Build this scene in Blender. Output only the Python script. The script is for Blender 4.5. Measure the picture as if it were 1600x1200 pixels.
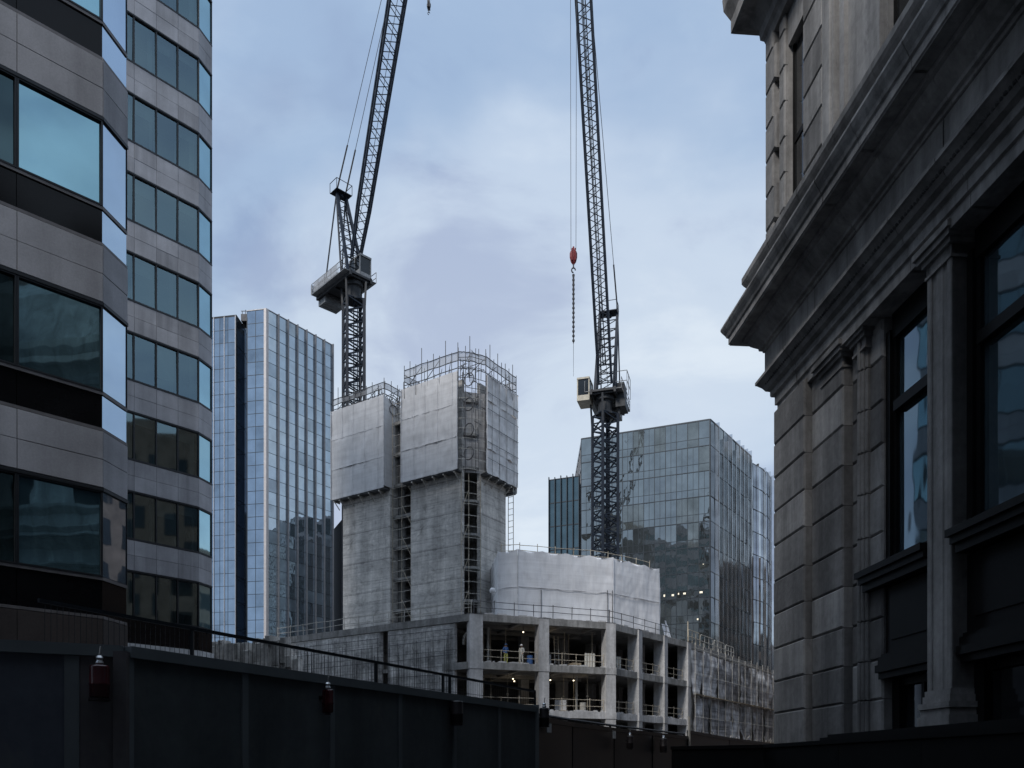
import bpy, math, random
from mathutils import Vector, Matrix, noise

random.seed(7)
SC = bpy.context.scene
COL = SC.collection
for o in list(bpy.data.objects):
    bpy.data.objects.remove(o)

# ------------------------------------------------------------------ camera
F = 1300.0            # focal length in photograph pixels (1600 wide)
EYE = 1.6
cam_d = bpy.data.cameras.new('camera')
cam = bpy.data.objects.new('camera', cam_d)
COL.objects.link(cam)
cam.location = (0, 0, EYE)
cam.rotation_euler = (math.radians(90), 0, 0)
cam_d.sensor_width = 36
cam_d.lens = 36 * F / 1600
cam_d.shift_y = 0.375          # rising front: verticals stay vertical, horizon at the lower edge
cam_d.clip_start = 0.05
cam_d.clip_end = 6000
SC.camera = cam

# ------------------------------------------------------------------ world and sun
SUN_EL = math.radians(44)
SUN_DIR = Vector((-0.55, -0.83, 0)).normalized()
SUN_ROT = math.atan2(SUN_DIR.x, SUN_DIR.y)
world = bpy.data.worlds.new('World')
SC.world = world
world.use_nodes = True
wn = world.node_tree.nodes
wl = world.node_tree.links
for n in list(wn):
    wn.remove(n)
w_out = wn.new('ShaderNodeOutputWorld')
w_bg = wn.new('ShaderNodeBackground')
w_bg.inputs['Strength'].default_value = 0.1
wl.new(w_bg.outputs[0], w_out.inputs[0])
sky = wn.new('ShaderNodeTexSky')
sky.sky_type = 'NISHITA'
sky.sun_disc = False
sky.sun_elevation = SUN_EL
sky.sun_rotation = SUN_ROT
tc = wn.new('ShaderNodeTexCoord')


def wnoise(scale, detail, rough, stretch, loc=(0, 0, 0), dist=0.0):
    mp = wn.new('ShaderNodeMapping')
    mp.inputs['Scale'].default_value = stretch
    mp.inputs['Location'].default_value = loc
    wl.new(tc.outputs['Generated'], mp.inputs[0])
    nz = wn.new('ShaderNodeTexNoise')
    nz.inputs['Scale'].default_value = scale
    nz.inputs['Detail'].default_value = detail
    nz.inputs['Roughness'].default_value = rough
    nz.inputs['Distortion'].default_value = dist
    wl.new(mp.outputs[0], nz.inputs['Vector'])
    return nz.outputs[0]


def wramp(sock, stops):
    r = wn.new('ShaderNodeValToRGB')
    e = r.color_ramp.elements
    while len(e) < len(stops):
        e.new(0.5)
    for el, (p, c) in zip(e, stops):
        el.position = p
        el.color = (*c, 1)
    r.color_ramp.interpolation = 'EASE'
    wl.new(sock, r.inputs[0])
    return r.outputs[0]


def wmix(a, b, fac, mode='MIX'):
    m = wn.new('ShaderNodeMix')
    m.data_type = 'RGBA'
    m.blend_type = mode
    for sock, v in ((m.inputs[0], fac), (m.inputs[6], a), (m.inputs[7], b)):
        if isinstance(v, (int, float)):
            sock.default_value = v
        elif isinstance(v, tuple):
            sock.default_value = (*v, 1)
        else:
            wl.new(v, sock)
    return m.outputs[2]


# soft cloud sheet: broad patches of paler and greyer cloud under a blue-grey sky
cl1 = wramp(wnoise(1.7, 5, 0.5, (1, 1, 1.7), (3.1, 0.4, 1.2), 0.5),
            [(0.30, (3.25, 4.15, 6.1)), (0.47, (4.35, 5.7, 7.7)), (0.66, (6.5, 7.55, 9.0))])
cl2 = wramp(wnoise(4.2, 6, 0.55, (1, 1, 2.1), (7.7, 2.1, 0.3), 0.4),
            [(0.30, (0.74, 0.75, 0.83)), (0.50, (1, 1, 1)), (0.70, (1.18, 1.14, 1.08))])
cloud = wmix(cl1, cl2, 1.0, 'MULTIPLY')
sep = wn.new('ShaderNodeSeparateXYZ')
wl.new(tc.outputs['Generated'], sep.inputs[0])
# paler towards the horizon, and the overcast zenith above the frame is the brightest part
low = wramp(sep.outputs[2], [(0.0, (1.16, 1.11, 1.04)), (0.42, (1.03, 1.02, 1.0)), (0.66, (0.90, 0.93, 0.97)), (0.92, (2.3, 2.2, 2.05))])
cloud = wmix(cloud, low, 1.0, 'MULTIPLY')
final = wmix(cloud, sky.outputs[0], 0.10)
wl.new(final, w_bg.inputs['Color'])

sun_d = bpy.data.lights.new('sun', 'SUN')
sun_d.energy = 2.8
sun_d.angle = math.radians(14)
sun_d.color = (1.0, 0.96, 0.91)
sun = bpy.data.objects.new('sun', sun_d)
COL.objects.link(sun)
s_vec = Vector((SUN_DIR.x * math.cos(SUN_EL), SUN_DIR.y * math.cos(SUN_EL), math.sin(SUN_EL)))
sun.rotation_euler = s_vec.to_track_quat('Z', 'Y').to_euler()
sun.location = (-60, -90, 120)

SC.view_settings.view_transform = 'Standard'
SC.view_settings.look = 'None'
SC.view_settings.exposure = 0.0
SC.view_settings.gamma = 1.0
SC.render.engine = 'CYCLES'
SC.cycles.max_bounces = 6
SC.cycles.transparent_max_bounces = 12

# ------------------------------------------------------------------ materials
MATS = {}


def new_mat(name):
    m = bpy.data.materials.new(name)
    m.use_nodes = True
    MATS[name] = m
    nt = m.node_tree
    return m, nt, nt.nodes['Principled BSDF']


def objnoise(nt, scale, detail=5, rough=0.55, stretch=(1, 1, 1), dist=0.0, loc=(0, 0, 0)):
    t = nt.nodes.new('ShaderNodeTexCoord')
    mp = nt.nodes.new('ShaderNodeMapping')
    mp.inputs['Scale'].default_value = stretch
    mp.inputs['Location'].default_value = loc
    nt.links.new(t.outputs['Object'], mp.inputs[0])
    nz = nt.nodes.new('ShaderNodeTexNoise')
    nz.inputs['Scale'].default_value = scale
    nz.inputs['Detail'].default_value = detail
    nz.inputs['Roughness'].default_value = rough
    nz.inputs['Distortion'].default_value = dist
    nt.links.new(mp.outputs[0], nz.inputs['Vector'])
    return nz.outputs[0]


def ramp(nt, sock, stops, interp='LINEAR'):
    r = nt.nodes.new('ShaderNodeValToRGB')
    e = r.color_ramp.elements
    while len(e) < len(stops):
        e.new(0.5)
    for el, (p, c) in zip(e, stops):
        el.position = p
        el.color = (*(c if isinstance(c, tuple) else (c, c, c)), 1)
    r.color_ramp.interpolation = interp
    nt.links.new(sock, r.inputs[0])
    return r.outputs[0]


def mixc(nt, a, b, fac, mode='MULTIPLY'):
    m = nt.nodes.new('ShaderNodeMix')
    m.data_type = 'RGBA'
    m.blend_type = mode
    for sock, v in ((m.inputs[0], fac), (m.inputs[6], a), (m.inputs[7], b)):
        if isinstance(v, (int, float)):
            sock.default_value = v
        elif isinstance(v, tuple):
            sock.default_value = (*v, 1)
        else:
            nt.links.new(v, sock)
    return m.outputs[2]


def bump(nt, p, sock, strength, dist):
    b = nt.nodes.new('ShaderNodeBump')
    b.inputs['Strength'].default_value = strength
    b.inputs['Distance'].default_value = dist
    nt.links.new(sock, b.inputs['Height'])
    nt.links.new(b.outputs[0], p.inputs['Normal'])


def seam_mask(nt, pitch, width, phase=0.0, axis=2):
    """1 on thin horizontal pour joints every `pitch` metres, else 0."""
    t = nt.nodes.new('ShaderNodeTexCoord')
    s = nt.nodes.new('ShaderNodeSeparateXYZ')
    nt.links.new(t.outputs['Object'], s.inputs[0])
    a = nt.nodes.new('ShaderNodeMath'); a.operation = 'ADD'
    a.inputs[1].default_value = phase + 100 * pitch
    nt.links.new(s.outputs[axis], a.inputs[0])
    m = nt.nodes.new('ShaderNodeMath'); m.operation = 'MODULO'
    m.inputs[1].default_value = pitch
    nt.links.new(a.outputs[0], m.inputs[0])
    l = nt.nodes.new('ShaderNodeMath'); l.operation = 'LESS_THAN'
    l.inputs[1].default_value = width
    nt.links.new(m.outputs[0], l.inputs[0])
    return l.outputs[0]


def rough_mat(name, base, var=0.25, scale=0.6, fine=6.0, rough=0.85, streak=0.3, bumpd=0.01, metallic=0.0,
              seams=(), streak_scale=1.6, spec=0.3, stain=None):
    m, nt, p = new_mat(name)
    c = mixc(nt, base, ramp(nt, objnoise(nt, scale, 6, 0.6), [(0.28, 1 - var), (0.72, 1 + var)]), 1.0)
    c = mixc(nt, c, ramp(nt, objnoise(nt, fine, 5, 0.65, loc=(4, 1, 2)), [(0.3, 1 - var * 0.6), (0.7, 1 + var * 0.5)]), 1.0)
    if streak:
        c = mixc(nt, c, ramp(nt, objnoise(nt, streak_scale, 5, 0.6, (1, 1, 0.07), loc=(1, 8, 0)), [(0.35, 1 - streak), (0.60, 1.0)]), 1.0)
    if stain:
        c = mixc(nt, c, stain, ramp(nt, objnoise(nt, scale * 1.7, 6, 0.7, (1, 1, 0.5), 0.6, (9, 3, 5)), [(0.56, 0.0), (0.70, 0.75)]), 'MIX')
    if seams:
        t = nt.nodes.new('ShaderNodeTexCoord')
        sp = nt.nodes.new('ShaderNodeSeparateXYZ'); nt.links.new(t.outputs['Object'], sp.inputs[0])
        ad = nt.nodes.new('ShaderNodeMath'); ad.operation = 'MULTIPLY_ADD'; ad.inputs[1].default_value = -0.45
        nt.links.new(sp.outputs[1], ad.inputs[0]); nt.links.new(sp.outputs[0], ad.inputs[2])
        cb_ = nt.nodes.new('ShaderNodeCombineXYZ')
        nt.links.new(ad.outputs[0], cb_.inputs[0]); nt.links.new(sp.outputs[2], cb_.inputs[1])
        bk = nt.nodes.new('ShaderNodeTexBrick')
        bk.offset = 0.37
        bk.inputs['Color1'].default_value = (0.88, 0.88, 0.88, 1); bk.inputs['Color2'].default_value = (1.12, 1.11, 1.09, 1)
        bk.inputs['Mortar'].default_value = (0.68, 0.68, 0.68, 1)
        bk.inputs['Scale'].default_value = 1.0; bk.inputs['Mortar Size'].default_value = 0.022
        bk.inputs['Brick Width'].default_value = 2.7; bk.inputs['Row Height'].default_value = 1.05
        nt.links.new(cb_.outputs[0], bk.inputs['Vector'])
        c = mixc(nt, c, bk.outputs['Color'], 0.9)
        c = mixc(nt, c, ramp(nt, objnoise(nt, 0.8, 6, 0.7, (1, 1, 1.6), 1.2, (2, 7, 3)), [(0.34, 0.66), (0.50, 1.0), (0.62, 1.0), (0.75, 1.28)]), 1.0)
        c = mixc(nt, c, ramp(nt, objnoise(nt, 1.0, 4, 0.7, (0.15, 0.15, 6.0), 0.3, (5, 2, 1)), [(0.33, 0.74), (0.5, 1.0)]), 1.0)
    for pitch, width, dark, phase in seams:
        mk = seam_mask(nt, pitch, width, phase)
        c = mixc(nt, c, tuple([dark] * 3), mk)
    nt.links.new(c, p.inputs['Base Color'])
    p.inputs['Roughness'].default_value = rough
    p.inputs['Metallic'].default_value = metallic
    p.inputs['Specular IOR Level'].default_value = spec
    if bumpd:
        bump(nt, p, objnoise(nt, fine * 1.5, 6, 0.65), 0.6, bumpd)
    return m


def glass_mat(name, tint, metal=0.85, rough=0.03, wave=0.02, wscale=0.35, var=0.1, dirt=0.0):
    """reflective architectural glass, seen as a tinted mirror over a dark room"""
    m, nt, p = new_mat(name)
    c = mixc(nt, tint, ramp(nt, objnoise(nt, 0.5, 3, 0.5), [(0.3, 1 - var), (0.7, 1 + var)]), 1.0)
    nt.links.new(c, p.inputs['Base Color'])
    p.inputs['Metallic'].default_value = metal
    p.inputs['Roughness'].default_value = rough
    if wave:
        bump(nt, p, objnoise(nt, wscale, 3, 0.5, (1, 1, 0.6)), 1.0, wave)
    return m


def clear_glass(name, tint, refl=0.45, see=(0.45, 0.55, 0.56)):
    m, nt, p = new_mat(name)
    out = nt.nodes['Material Output']
    tr = nt.nodes.new('ShaderNodeBsdfTransparent'); tr.inputs[0].default_value = (*see, 1)
    gl = nt.nodes.new('ShaderNodeBsdfGlossy'); gl.inputs['Color'].default_value = (*tint, 1)
    gl.inputs['Roughness'].default_value = 0.03
    lw = nt.nodes.new('ShaderNodeLayerWeight'); lw.inputs['Blend'].default_value = refl
    mx = nt.nodes.new('ShaderNodeMixShader')
    mr = nt.nodes.new('ShaderNodeMapRange')
    mr.inputs['To Min'].default_value = 0.36
    nt.links.new(lw.outputs['Fresnel'], mr.inputs['Value'])
    nt.links.new(mr.outputs[0], mx.inputs[0])
    nt.links.new(tr.outputs[0], mx.inputs[1]); nt.links.new(gl.outputs[0], mx.inputs[2])
    nt.links.new(mx.outputs[0], out.inputs[0])
    return m


def net_mat(name, base, alpha):
    m, nt, p = new_mat(name)
    p.inputs['Base Color'].default_value = (*base, 1)
    p.inputs['Roughness'].default_value = 0.9
    p.inputs['Alpha'].default_value = alpha
    nt.links.new(ramp(nt, objnoise(nt, 1.2, 5, 0.6), [(0.3, alpha * 0.75), (0.7, min(1, alpha * 1.25))]), p.inputs['Alpha'])
    return m


def plain(name, base, rough=0.5, metallic=0.0, var=0.12, scale=3.0, spec=0.4):
    m, nt, p = new_mat(name)
    c = mixc(nt, base, ramp(nt, objnoise(nt, scale, 4, 0.6), [(0.3, 1 - var), (0.7, 1 + var)]), 1.0)
    nt.links.new(c, p.inputs['Base Color'])
    p.inputs['Roughness'].default_value = rough
    p.inputs['Metallic'].default_value = metallic
    p.inputs['Specular IOR Level'].default_value = spec
    return m


def emit(name, col, strength):
    m, nt, p = new_mat(name)
    p.inputs['Base Color'].default_value = (*col, 1)
    p.inputs['Emission Color'].default_value = (*col, 1)
    p.inputs['Emission Strength'].default_value = strength
    return m


def sheet_mat(name, base, var, streak, lift, bay):
    """scaffold sheeting: pale, mottled, with creases and the shadowy ghost of tubes behind"""
    m, nt, p = new_mat(name)
    c = mixc(nt, base, ramp(nt, objnoise(nt, 0.45, 6, 0.6, (1, 1, 1.6), 0.5), [(0.3, 1 - var), (0.7, 1 + var * 0.6)]), 1.0)
    c = mixc(nt, c, ramp(nt, objnoise(nt, 2.5, 6, 0.7, (1, 1, 0.15), loc=(3, 3, 1)), [(0.34, 1 - streak), (0.6, 1.0)]), 1.0)
    c = mixc(nt, c, ramp(nt, objnoise(nt, 1.1, 5, 0.6, (0.12, 0.12, 3.0), loc=(8, 3, 1)), [(0.36, 1 - streak * 0.8), (0.55, 1.0)]), 1.0)
    nt.links.new(c, p.inputs['Base Color'])
    p.inputs['Roughness'].default_value = 0.6
    p.inputs['Specular IOR Level'].default_value = 0.3
    bump(nt, p, objnoise(nt, 3.0, 5, 0.6, (1, 1, 0.4)), 0.5, 0.04)
    return m


rough_mat('asphalt', (0.05, 0.05, 0.052), 0.25, 0.5, 20, 0.9, 0, 0.01)
rough_mat('core_concrete', (0.62, 0.60, 0.575), 0.22, 0.35, 3.0, 0.88, 0.34, 0.015,
          seams=((3.15, 0.10, 0.62, 1.2), (1.05, 0.025, 0.78, 0.3)), streak_scale=0.9, stain=(0.36, 0.35, 0.335))
rough_mat('frame_concrete', (0.50, 0.495, 0.495), 0.22, 0.7, 5.0, 0.85, 0.28, 0.01, streak_scale=2.0, stain=(0.24, 0.235, 0.23))
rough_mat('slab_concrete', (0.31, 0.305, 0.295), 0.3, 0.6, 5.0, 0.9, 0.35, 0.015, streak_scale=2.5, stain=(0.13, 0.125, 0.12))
rough_mat('wall_concrete', (0.74, 0.73, 0.72), 0.42, 0.5, 3.5, 0.9, 0.4, 0.03,
          seams=((1.3, 0.05, 0.55, 0.2),), streak_scale=1.5, stain=(0.17, 0.165, 0.155))
rough_mat('rubble_concrete', (0.50, 0.48, 0.45), 0.4, 0.9, 5.0, 0.95, 0.3, 0.06, stain=(0.16, 0.15, 0.14))
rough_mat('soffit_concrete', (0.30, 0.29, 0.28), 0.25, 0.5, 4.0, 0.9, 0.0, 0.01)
sheet_mat('white_sheeting', (0.68, 0.672, 0.678), 0.09, 0.13, 3.1, 1.6)
sheet_mat('drum_sheeting', (0.82, 0.818, 0.835), 0.07, 0.12, 3.3, 2.4)
sheet_mat('grey_netting', (0.46, 0.47, 0.50), 0.45, 0.65, 2.0, 2.4)
sheet_mat('pale_netting', (0.68, 0.70, 0.74), 0.40, 0.55, 2.0, 2.4)
sheet_mat('dark_netting', (0.20, 0.205, 0.225), 0.40, 0.55, 2.0, 2.4)
sheet_mat('corner_netting', (0.50, 0.49, 0.49), 0.25, 0.35, 2.0, 2.4)
net_mat('guard_net', (0.32, 0.33, 0.35), 0.55)
net_mat('edge_net', (0.36, 0.365, 0.37), 0.50)
plain('tube_steel', (0.46, 0.44, 0.40), 0.55, 0.2, 0.3)
plain('rusty_tube', (0.47, 0.41, 0.32), 0.65, 0.2, 0.35)
plain('dark_tube', (0.085, 0.085, 0.09), 0.6, 0.3, 0.3)
plain('scaffold_board', (0.30, 0.25, 0.18), 0.85, 0, 0.35)
plain('crane_navy', (0.013, 0.019, 0.031), 0.55, 0.0, 0.25, 3.0, 0.2)
plain('crane_grey', (0.20, 0.21, 0.22), 0.55, 0.1, 0.3)
plain('crane_cream', (0.46, 0.42, 0.34), 0.55, 0.0, 0.25)
plain('crane_underside', (0.028, 0.031, 0.036), 0.6, 0.0, 0.3)
plain('hook_red', (0.17, 0.014, 0.016), 0.45, 0.0, 0.3)
plain('rope_steel', (0.05, 0.05, 0.055), 0.6, 0.3, 0.1)
glass_mat('tower_glass', (0.41, 0.48, 0.54), 0.90, 0.02, 0.030, 0.30, 0.12)
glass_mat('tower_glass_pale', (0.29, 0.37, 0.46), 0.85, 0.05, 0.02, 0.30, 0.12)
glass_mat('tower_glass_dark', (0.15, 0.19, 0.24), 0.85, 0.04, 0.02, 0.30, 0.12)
glass_mat('east_glass', (0.27, 0.295, 0.295), 0.92, 0.02, 0.04, 0.28, 0.15)
glass_mat('tower_glass_alt', (0.33, 0.39, 0.44), 0.7, 0.05, 0.030, 0.30, 0.2)
glass_mat('tower_glass_pale_alt', (0.22, 0.29, 0.37), 0.75, 0.05, 0.02, 0.30, 0.2)
glass_mat('east_glass_alt', (0.20, 0.22, 0.215), 0.75, 0.04, 0.04, 0.28, 0.25)
glass_mat('slab_glass', (0.52, 0.55, 0.57), 0.92, 0.02, 0.05, 0.28, 0.15)
glass_mat('east_glass_teal', (0.10, 0.15, 0.17), 0.80, 0.03, 0.03, 0.28, 0.15)
glass_mat('east_glass_fin', (0.68, 0.69, 0.70), 0.90, 0.06, 0.02, 0.4, 0.15)
plain('mullion_dark', (0.035, 0.042, 0.05), 0.4, 0.5, 0.15)
plain('fin_metal', (0.24, 0.24, 0.25), 0.4, 0.6, 0.15)
plain('corner_metal', (0.44, 0.41, 0.40), 0.45, 0.3, 0.12)
plain('fin_pale', (0.38, 0.39, 0.42), 0.45, 0.4, 0.12)
glass_mat('office_glass', (0.27, 0.47, 0.54), 0.90, 0.02, 0.012, 0.5, 0.12)
glass_mat('office_glass_dark_reflection', (0.06, 0.10, 0.11), 0.85, 0.02, 0.012, 0.5, 0.3)  # tint darkened to paint in the dark reflection of the left bays
glass_mat('office_glass_edge', (0.50, 0.60, 0.70), 0.92, 0.02, 0.010, 0.4, 0.08)
clear_glass('wing_glass', (0.34, 0.48, 0.53), 0.4, (0.55, 0.66, 0.66))
glass_mat('wing_glass_edge', (0.36, 0.56, 0.62), 0.88, 0.03, 0.01, 0.4, 0.1)
plain('black_panel', (0.006, 0.006, 0.007), 0.12, 0.0, 0.2, 1.5, 0.22)
plain('office_frame', (0.025, 0.028, 0.032), 0.4, 0.3, 0.2)
plain('sill_metal', (0.17, 0.16, 0.16), 0.5, 0.4, 0.2)
rough_mat('granite_dark', (0.375, 0.372, 0.392), 0.18, 0.8, 30, 0.65, 0.30, 0.002, spec=0.35, streak_scale=2.0)
rough_mat('granite', (0.43, 0.427, 0.450), 0.18, 0.8, 30, 0.65, 0.28, 0.002, spec=0.35, streak_scale=1.0)
rough_mat('brown_granite', (0.055, 0.045, 0.042), 0.3, 0.8, 22, 0.55, 0.15, 0.002)
plain('pale_ledge', (0.50, 0.50, 0.50), 0.7, 0.0, 0.2)
plain('office_shell', (0.02, 0.021, 0.023), 0.8, 0.0, 0.2)
plain('interior_dark', (0.16, 0.165, 0.165), 0.9, 0.0, 0.3, 0.8)
plain('blind_cloth', (0.40, 0.42, 0.42), 0.9, 0.0, 0.2, 1.0)
rough_mat('portland_stone', (0.30, 0.292, 0.288), 0.26, 0.9, 8.0, 0.82, 0.50, 0.014, streak_scale=1.7, stain=(0.13, 0.125, 0.125))
rough_mat('sooty_stone', (0.16, 0.155, 0.155), 0.36, 0.8, 8.0, 0.85, 0.45, 0.012, streak_scale=2.4, stain=(0.045, 0.042, 0.04))
rough_mat('portland_stone_pale', (0.41, 0.40, 0.394), 0.24, 0.9, 8.0, 0.82, 0.45, 0.014, streak_scale=2.3, stain=(0.16, 0.155, 0.155))
rough_mat('portland_stone_grey', (0.21, 0.204, 0.202), 0.28, 0.9, 8.0, 0.82, 0.55, 0.014, streak_scale=1.4, stain=(0.09, 0.087, 0.087))
plain('bronze_paint', (0.007, 0.007, 0.0075), 0.5, 0.0, 0.25, 3.0, 0.16)
glass_mat('stone_house_glass', (0.13, 0.19, 0.23), 0.75, 0.03, 0.02, 0.5, 0.15)
glass_mat('hall_glass_dark', (0.03, 0.035, 0.04), 0.5, 0.08, 0.01, 0.5, 0.2)
rough_mat('hoarding_green', (0.102, 0.114, 0.120), 0.16, 1.6, 14, 0.42, 0.22, 0.001, spec=0.35, streak_scale=3.0, stain=(0.13, 0.135, 0.135))
rough_mat('hoarding_blue', (0.090, 0.100, 0.124), 0.16, 1.6, 14, 0.42, 0.22, 0.001, spec=0.35, streak_scale=3.0, stain=(0.13, 0.135, 0.135))
rough_mat('hoarding_brown', (0.130, 0.118, 0.124), 0.16, 1.6, 14, 0.42, 0.22, 0.001, spec=0.35, streak_scale=3.0, stain=(0.13, 0.135, 0.135))
plain('hoarding_trim', (0.15, 0.168, 0.178), 0.4, 0.0, 0.15, 2.0, 0.4)
plain('hoarding_black', (0.007, 0.007, 0.0075), 0.6, 0.0, 0.2, 1.0, 0.1)
plain('hoarding_dark', (0.014, 0.016, 0.018), 0.35, 0.0, 0.3, 0.8, 0.3)
plain('hoarding_slate', (0.028, 0.031, 0.034), 0.4, 0.0, 0.3, 0.8, 0.3)
plain('lamp_red', (0.050, 0.006, 0.009), 0.25, 0.0, 0.2, 6, 0.6)
plain('lamp_dark', (0.018, 0.014, 0.015), 0.4, 0.0, 0.2, 6)
plain('lamp_silver', (0.55, 0.55, 0.55), 0.3, 0.8, 0.2, 12)
emit('work_lamp_glow', (1.0, 0.86, 0.62), 3.0)
emit('office_lamp_glow', (1.0, 0.90, 0.70), 0.30)
plain('skin', (0.45, 0.28, 0.20), 0.6)
plain('blue_cloth', (0.05, 0.12, 0.30), 0.8)
plain('dark_cloth', (0.03, 0.03, 0.035), 0.85)
plain('hivis_yellow', (0.42, 0.42, 0.12), 0.75)
plain('pale_cloth', (0.55, 0.54, 0.50), 0.85)
plain('helmet_white', (0.75, 0.75, 0.74), 0.35)
plain('helmet_blue', (0.05, 0.10, 0.22), 0.35)
plain('far_brick', (0.16, 0.12, 0.10), 0.85, 0, 0.3, 1.0)


# ------------------------------------------------------------------ mesh helpers
def V(*a):
    return Vector(a)


class MB:
    def __init__(self):
        self.v = []
        self.f = []
        self.m = []
        self.mats = []
        self.cur = 0

    def mat(self, name):
        if name not in self.mats:
            self.mats.append(name)
        self.cur = self.mats.index(name)
        return self

    def face(self, *pts):
        i = len(self.v)
        self.v += [Vector(p) for p in pts]
        self.f.append(tuple(range(i, i + len(pts))))
        self.m.append(self.cur)

    def raw(self, verts, faces):
        i = len(self.v)
        self.v += [Vector(p) for p in verts]
        for f in faces:
            self.f.append(tuple(i + k for k in f))
            self.m.append(self.cur)

    def hexa(self, b, t):
        """b, t: bottom and top rings of 4 points (counter-clockwise seen from above)."""
        self.raw(list(b) + list(t), [(3, 2, 1, 0), (4, 5, 6, 7), (0, 1, 5, 4), (1, 2, 6, 5), (2, 3, 7, 6), (3, 0, 4, 7)])

    def box(self, x0, x1, y0, y1, z0, z1):
        self.hexa([(x0, y0, z0), (x1, y0, z0), (x1, y1, z0), (x0, y1, z0)],
                  [(x0, y0, z1), (x1, y0, z1), (x1, y1, z1), (x0, y1, z1)])

    def fbox(self, fr, a0, a1, o0, o1, z0, z1):
        self.hexa([fr(a0, o1, z0), fr(a1, o1, z0), fr(a1, o0, z0), fr(a0, o0, z0)],
                  [fr(a0, o1, z1), fr(a1, o1, z1), fr(a1, o0, z1), fr(a0, o0, z1)])

    def block(self, fr, a0, a1, o0, o1, z0, z1, c=0.03):
        """stone block whose front edges are chamfered (v-joint)"""
        r0 = [fr(a0, o0, z0), fr(a1, o0, z0), fr(a1, o0, z1), fr(a0, o0, z1)]
        r1 = [fr(a0, o1 - c, z0), fr(a1, o1 - c, z0), fr(a1, o1 - c, z1), fr(a0, o1 - c, z1)]
        r2 = [fr(a0 + c, o1, z0 + c), fr(a1 - c, o1, z0 + c), fr(a1 - c, o1, z1 - c), fr(a0 + c, o1, z1 - c)]
        fs = [(8, 9, 10, 11)]
        for k in range(4):
            n = (k + 1) % 4
            fs += [(k, n, 4 + n, 4 + k), (4 + k, 4 + n, 8 + n, 8 + k)]
        self.raw(r0 + r1 + r2, fs)

    def beam(self, p, q, w, h=None, up=(0, 0, 1)):
        """square bar from p to q"""
        h = w if h is None else h
        p = Vector(p); q = Vector(q)
        d = (q - p)
        if d.length < 1e-6:
            return
        d.normalize()
        u = Vector(up)
        if abs(d.dot(u)) > 0.98:
            u = Vector((0, 1, 0)) if abs(d.y) < 0.9 else Vector((1, 0, 0))
        s = d.cross(u).normalized() * (w / 2)
        t = s.cross(d).normalized() * (h / 2)
        ring = [-s - t, s - t, s + t, -s + t]
        self.raw([p + r for r in ring] + [q + r for r in ring],
                 [(0, 1, 5, 4), (1, 2, 6, 5), (2, 3, 7, 6), (3, 0, 4, 7), (3, 2, 1, 0), (4, 5, 6, 7)])

    def tube(self, p, q, r, n=6, r2=None):
        r2 = r if r2 is None else r2
        p = Vector(p); q = Vector(q)
        d = (q - p)
        if d.length < 1e-6:
            return
        d.normalize()
        u = Vector((0, 0, 1)) if abs(d.z) < 0.95 else Vector((1, 0, 0))
        s = d.cross(u).normalized(); t = s.cross(d)
        vs = []
        for c, rr in ((p, r), (q, r2)):
            for k in range(n):
                a = 2 * math.pi * k / n
                vs.append(c + s * (math.cos(a) * rr) + t * (math.sin(a) * rr))
        fs = [(k, (k + 1) % n, n + (k + 1) % n, n + k) for k in range(n)]
        fs += [tuple(range(n - 1, -1, -1)), tuple(range(n, 2 * n))]
        self.raw(vs, fs)

    def lathe(self, c, prof, n=16):
        c = Vector(c)
        vs = []
        for r, z in prof:
            for k in range(n):
                a = 2 * math.pi * k / n
                vs.append(c + Vector((math.cos(a) * r, math.sin(a) * r, z)))
        fs = []
        for j in range(len(prof) - 1):
            for k in range(n):
                fs.append((j * n + k, j * n + (k + 1) % n, (j + 1) * n + (k + 1) % n, (j + 1) * n + k))
        fs.append(tuple(range(n - 1, -1, -1)))
        fs.append(tuple(range((len(prof) - 1) * n, len(prof) * n)))
        self.raw(vs, fs)

    def prism(self, poly, z0, z1):
        n = len(poly)
        vs = [(p[0], p[1], z0) for p in poly] + [(p[0], p[1], z1) for p in poly]
        fs = [(k, (k + 1) % n, n + (k + 1) % n, n + k) for k in range(n)]
        fs += [tuple(range(n - 1, -1, -1)), tuple(range(n, 2 * n))]
        self.raw(vs, fs)

    def build(self, name, parent=None, mat=None, smooth=False, org=None):
        me = bpy.data.meshes.new(name)
        base = Vector((0, 0, 0))
        p = parent
        while p is not None:
            base = base + p.location
            p = p.parent
        o = bpy.data.objects.new(name, me)
        loc = Vector((0, 0, 0))
        if parent is None and org is not None:
            loc = Vector(org)
        o.location = loc
        off = base + loc
        me.from_pydata([tuple(v - off) for v in self.v], [], self.f)
        names = self.mats if self.mats else [mat]
        for nme in names:
            me.materials.append(MATS[nme])
        if self.mats:
            me.polygons.foreach_set('material_index', self.m)
        if smooth:
            for pl in me.polygons:
                pl.use_smooth = True
        me.update()
        COL.objects.link(o)
        if parent is not None:
            o.parent = parent
        return o


def thing(name, loc, label, cat, group=None):
    o = bpy.data.objects.new(name, None)
    o.empty_display_size = 0.3
    o.location = loc
    COL.objects.link(o)
    o['label'] = label
    o['category'] = cat
    if group:
        o['group'] = group
    return o


def tag(o, label, cat, group=None):
    o['label'] = label
    o['category'] = cat
    if group:
        o['group'] = group
    return o


def structure(o):
    o['kind'] = 'structure'
    return o


def copy_tree(o, parent=None):
    c = o.copy()
    COL.objects.link(c)
    if parent is not None:
        c.parent = parent
    for ch in list(o.children):
        copy_tree(ch, c)
    return c


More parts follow.
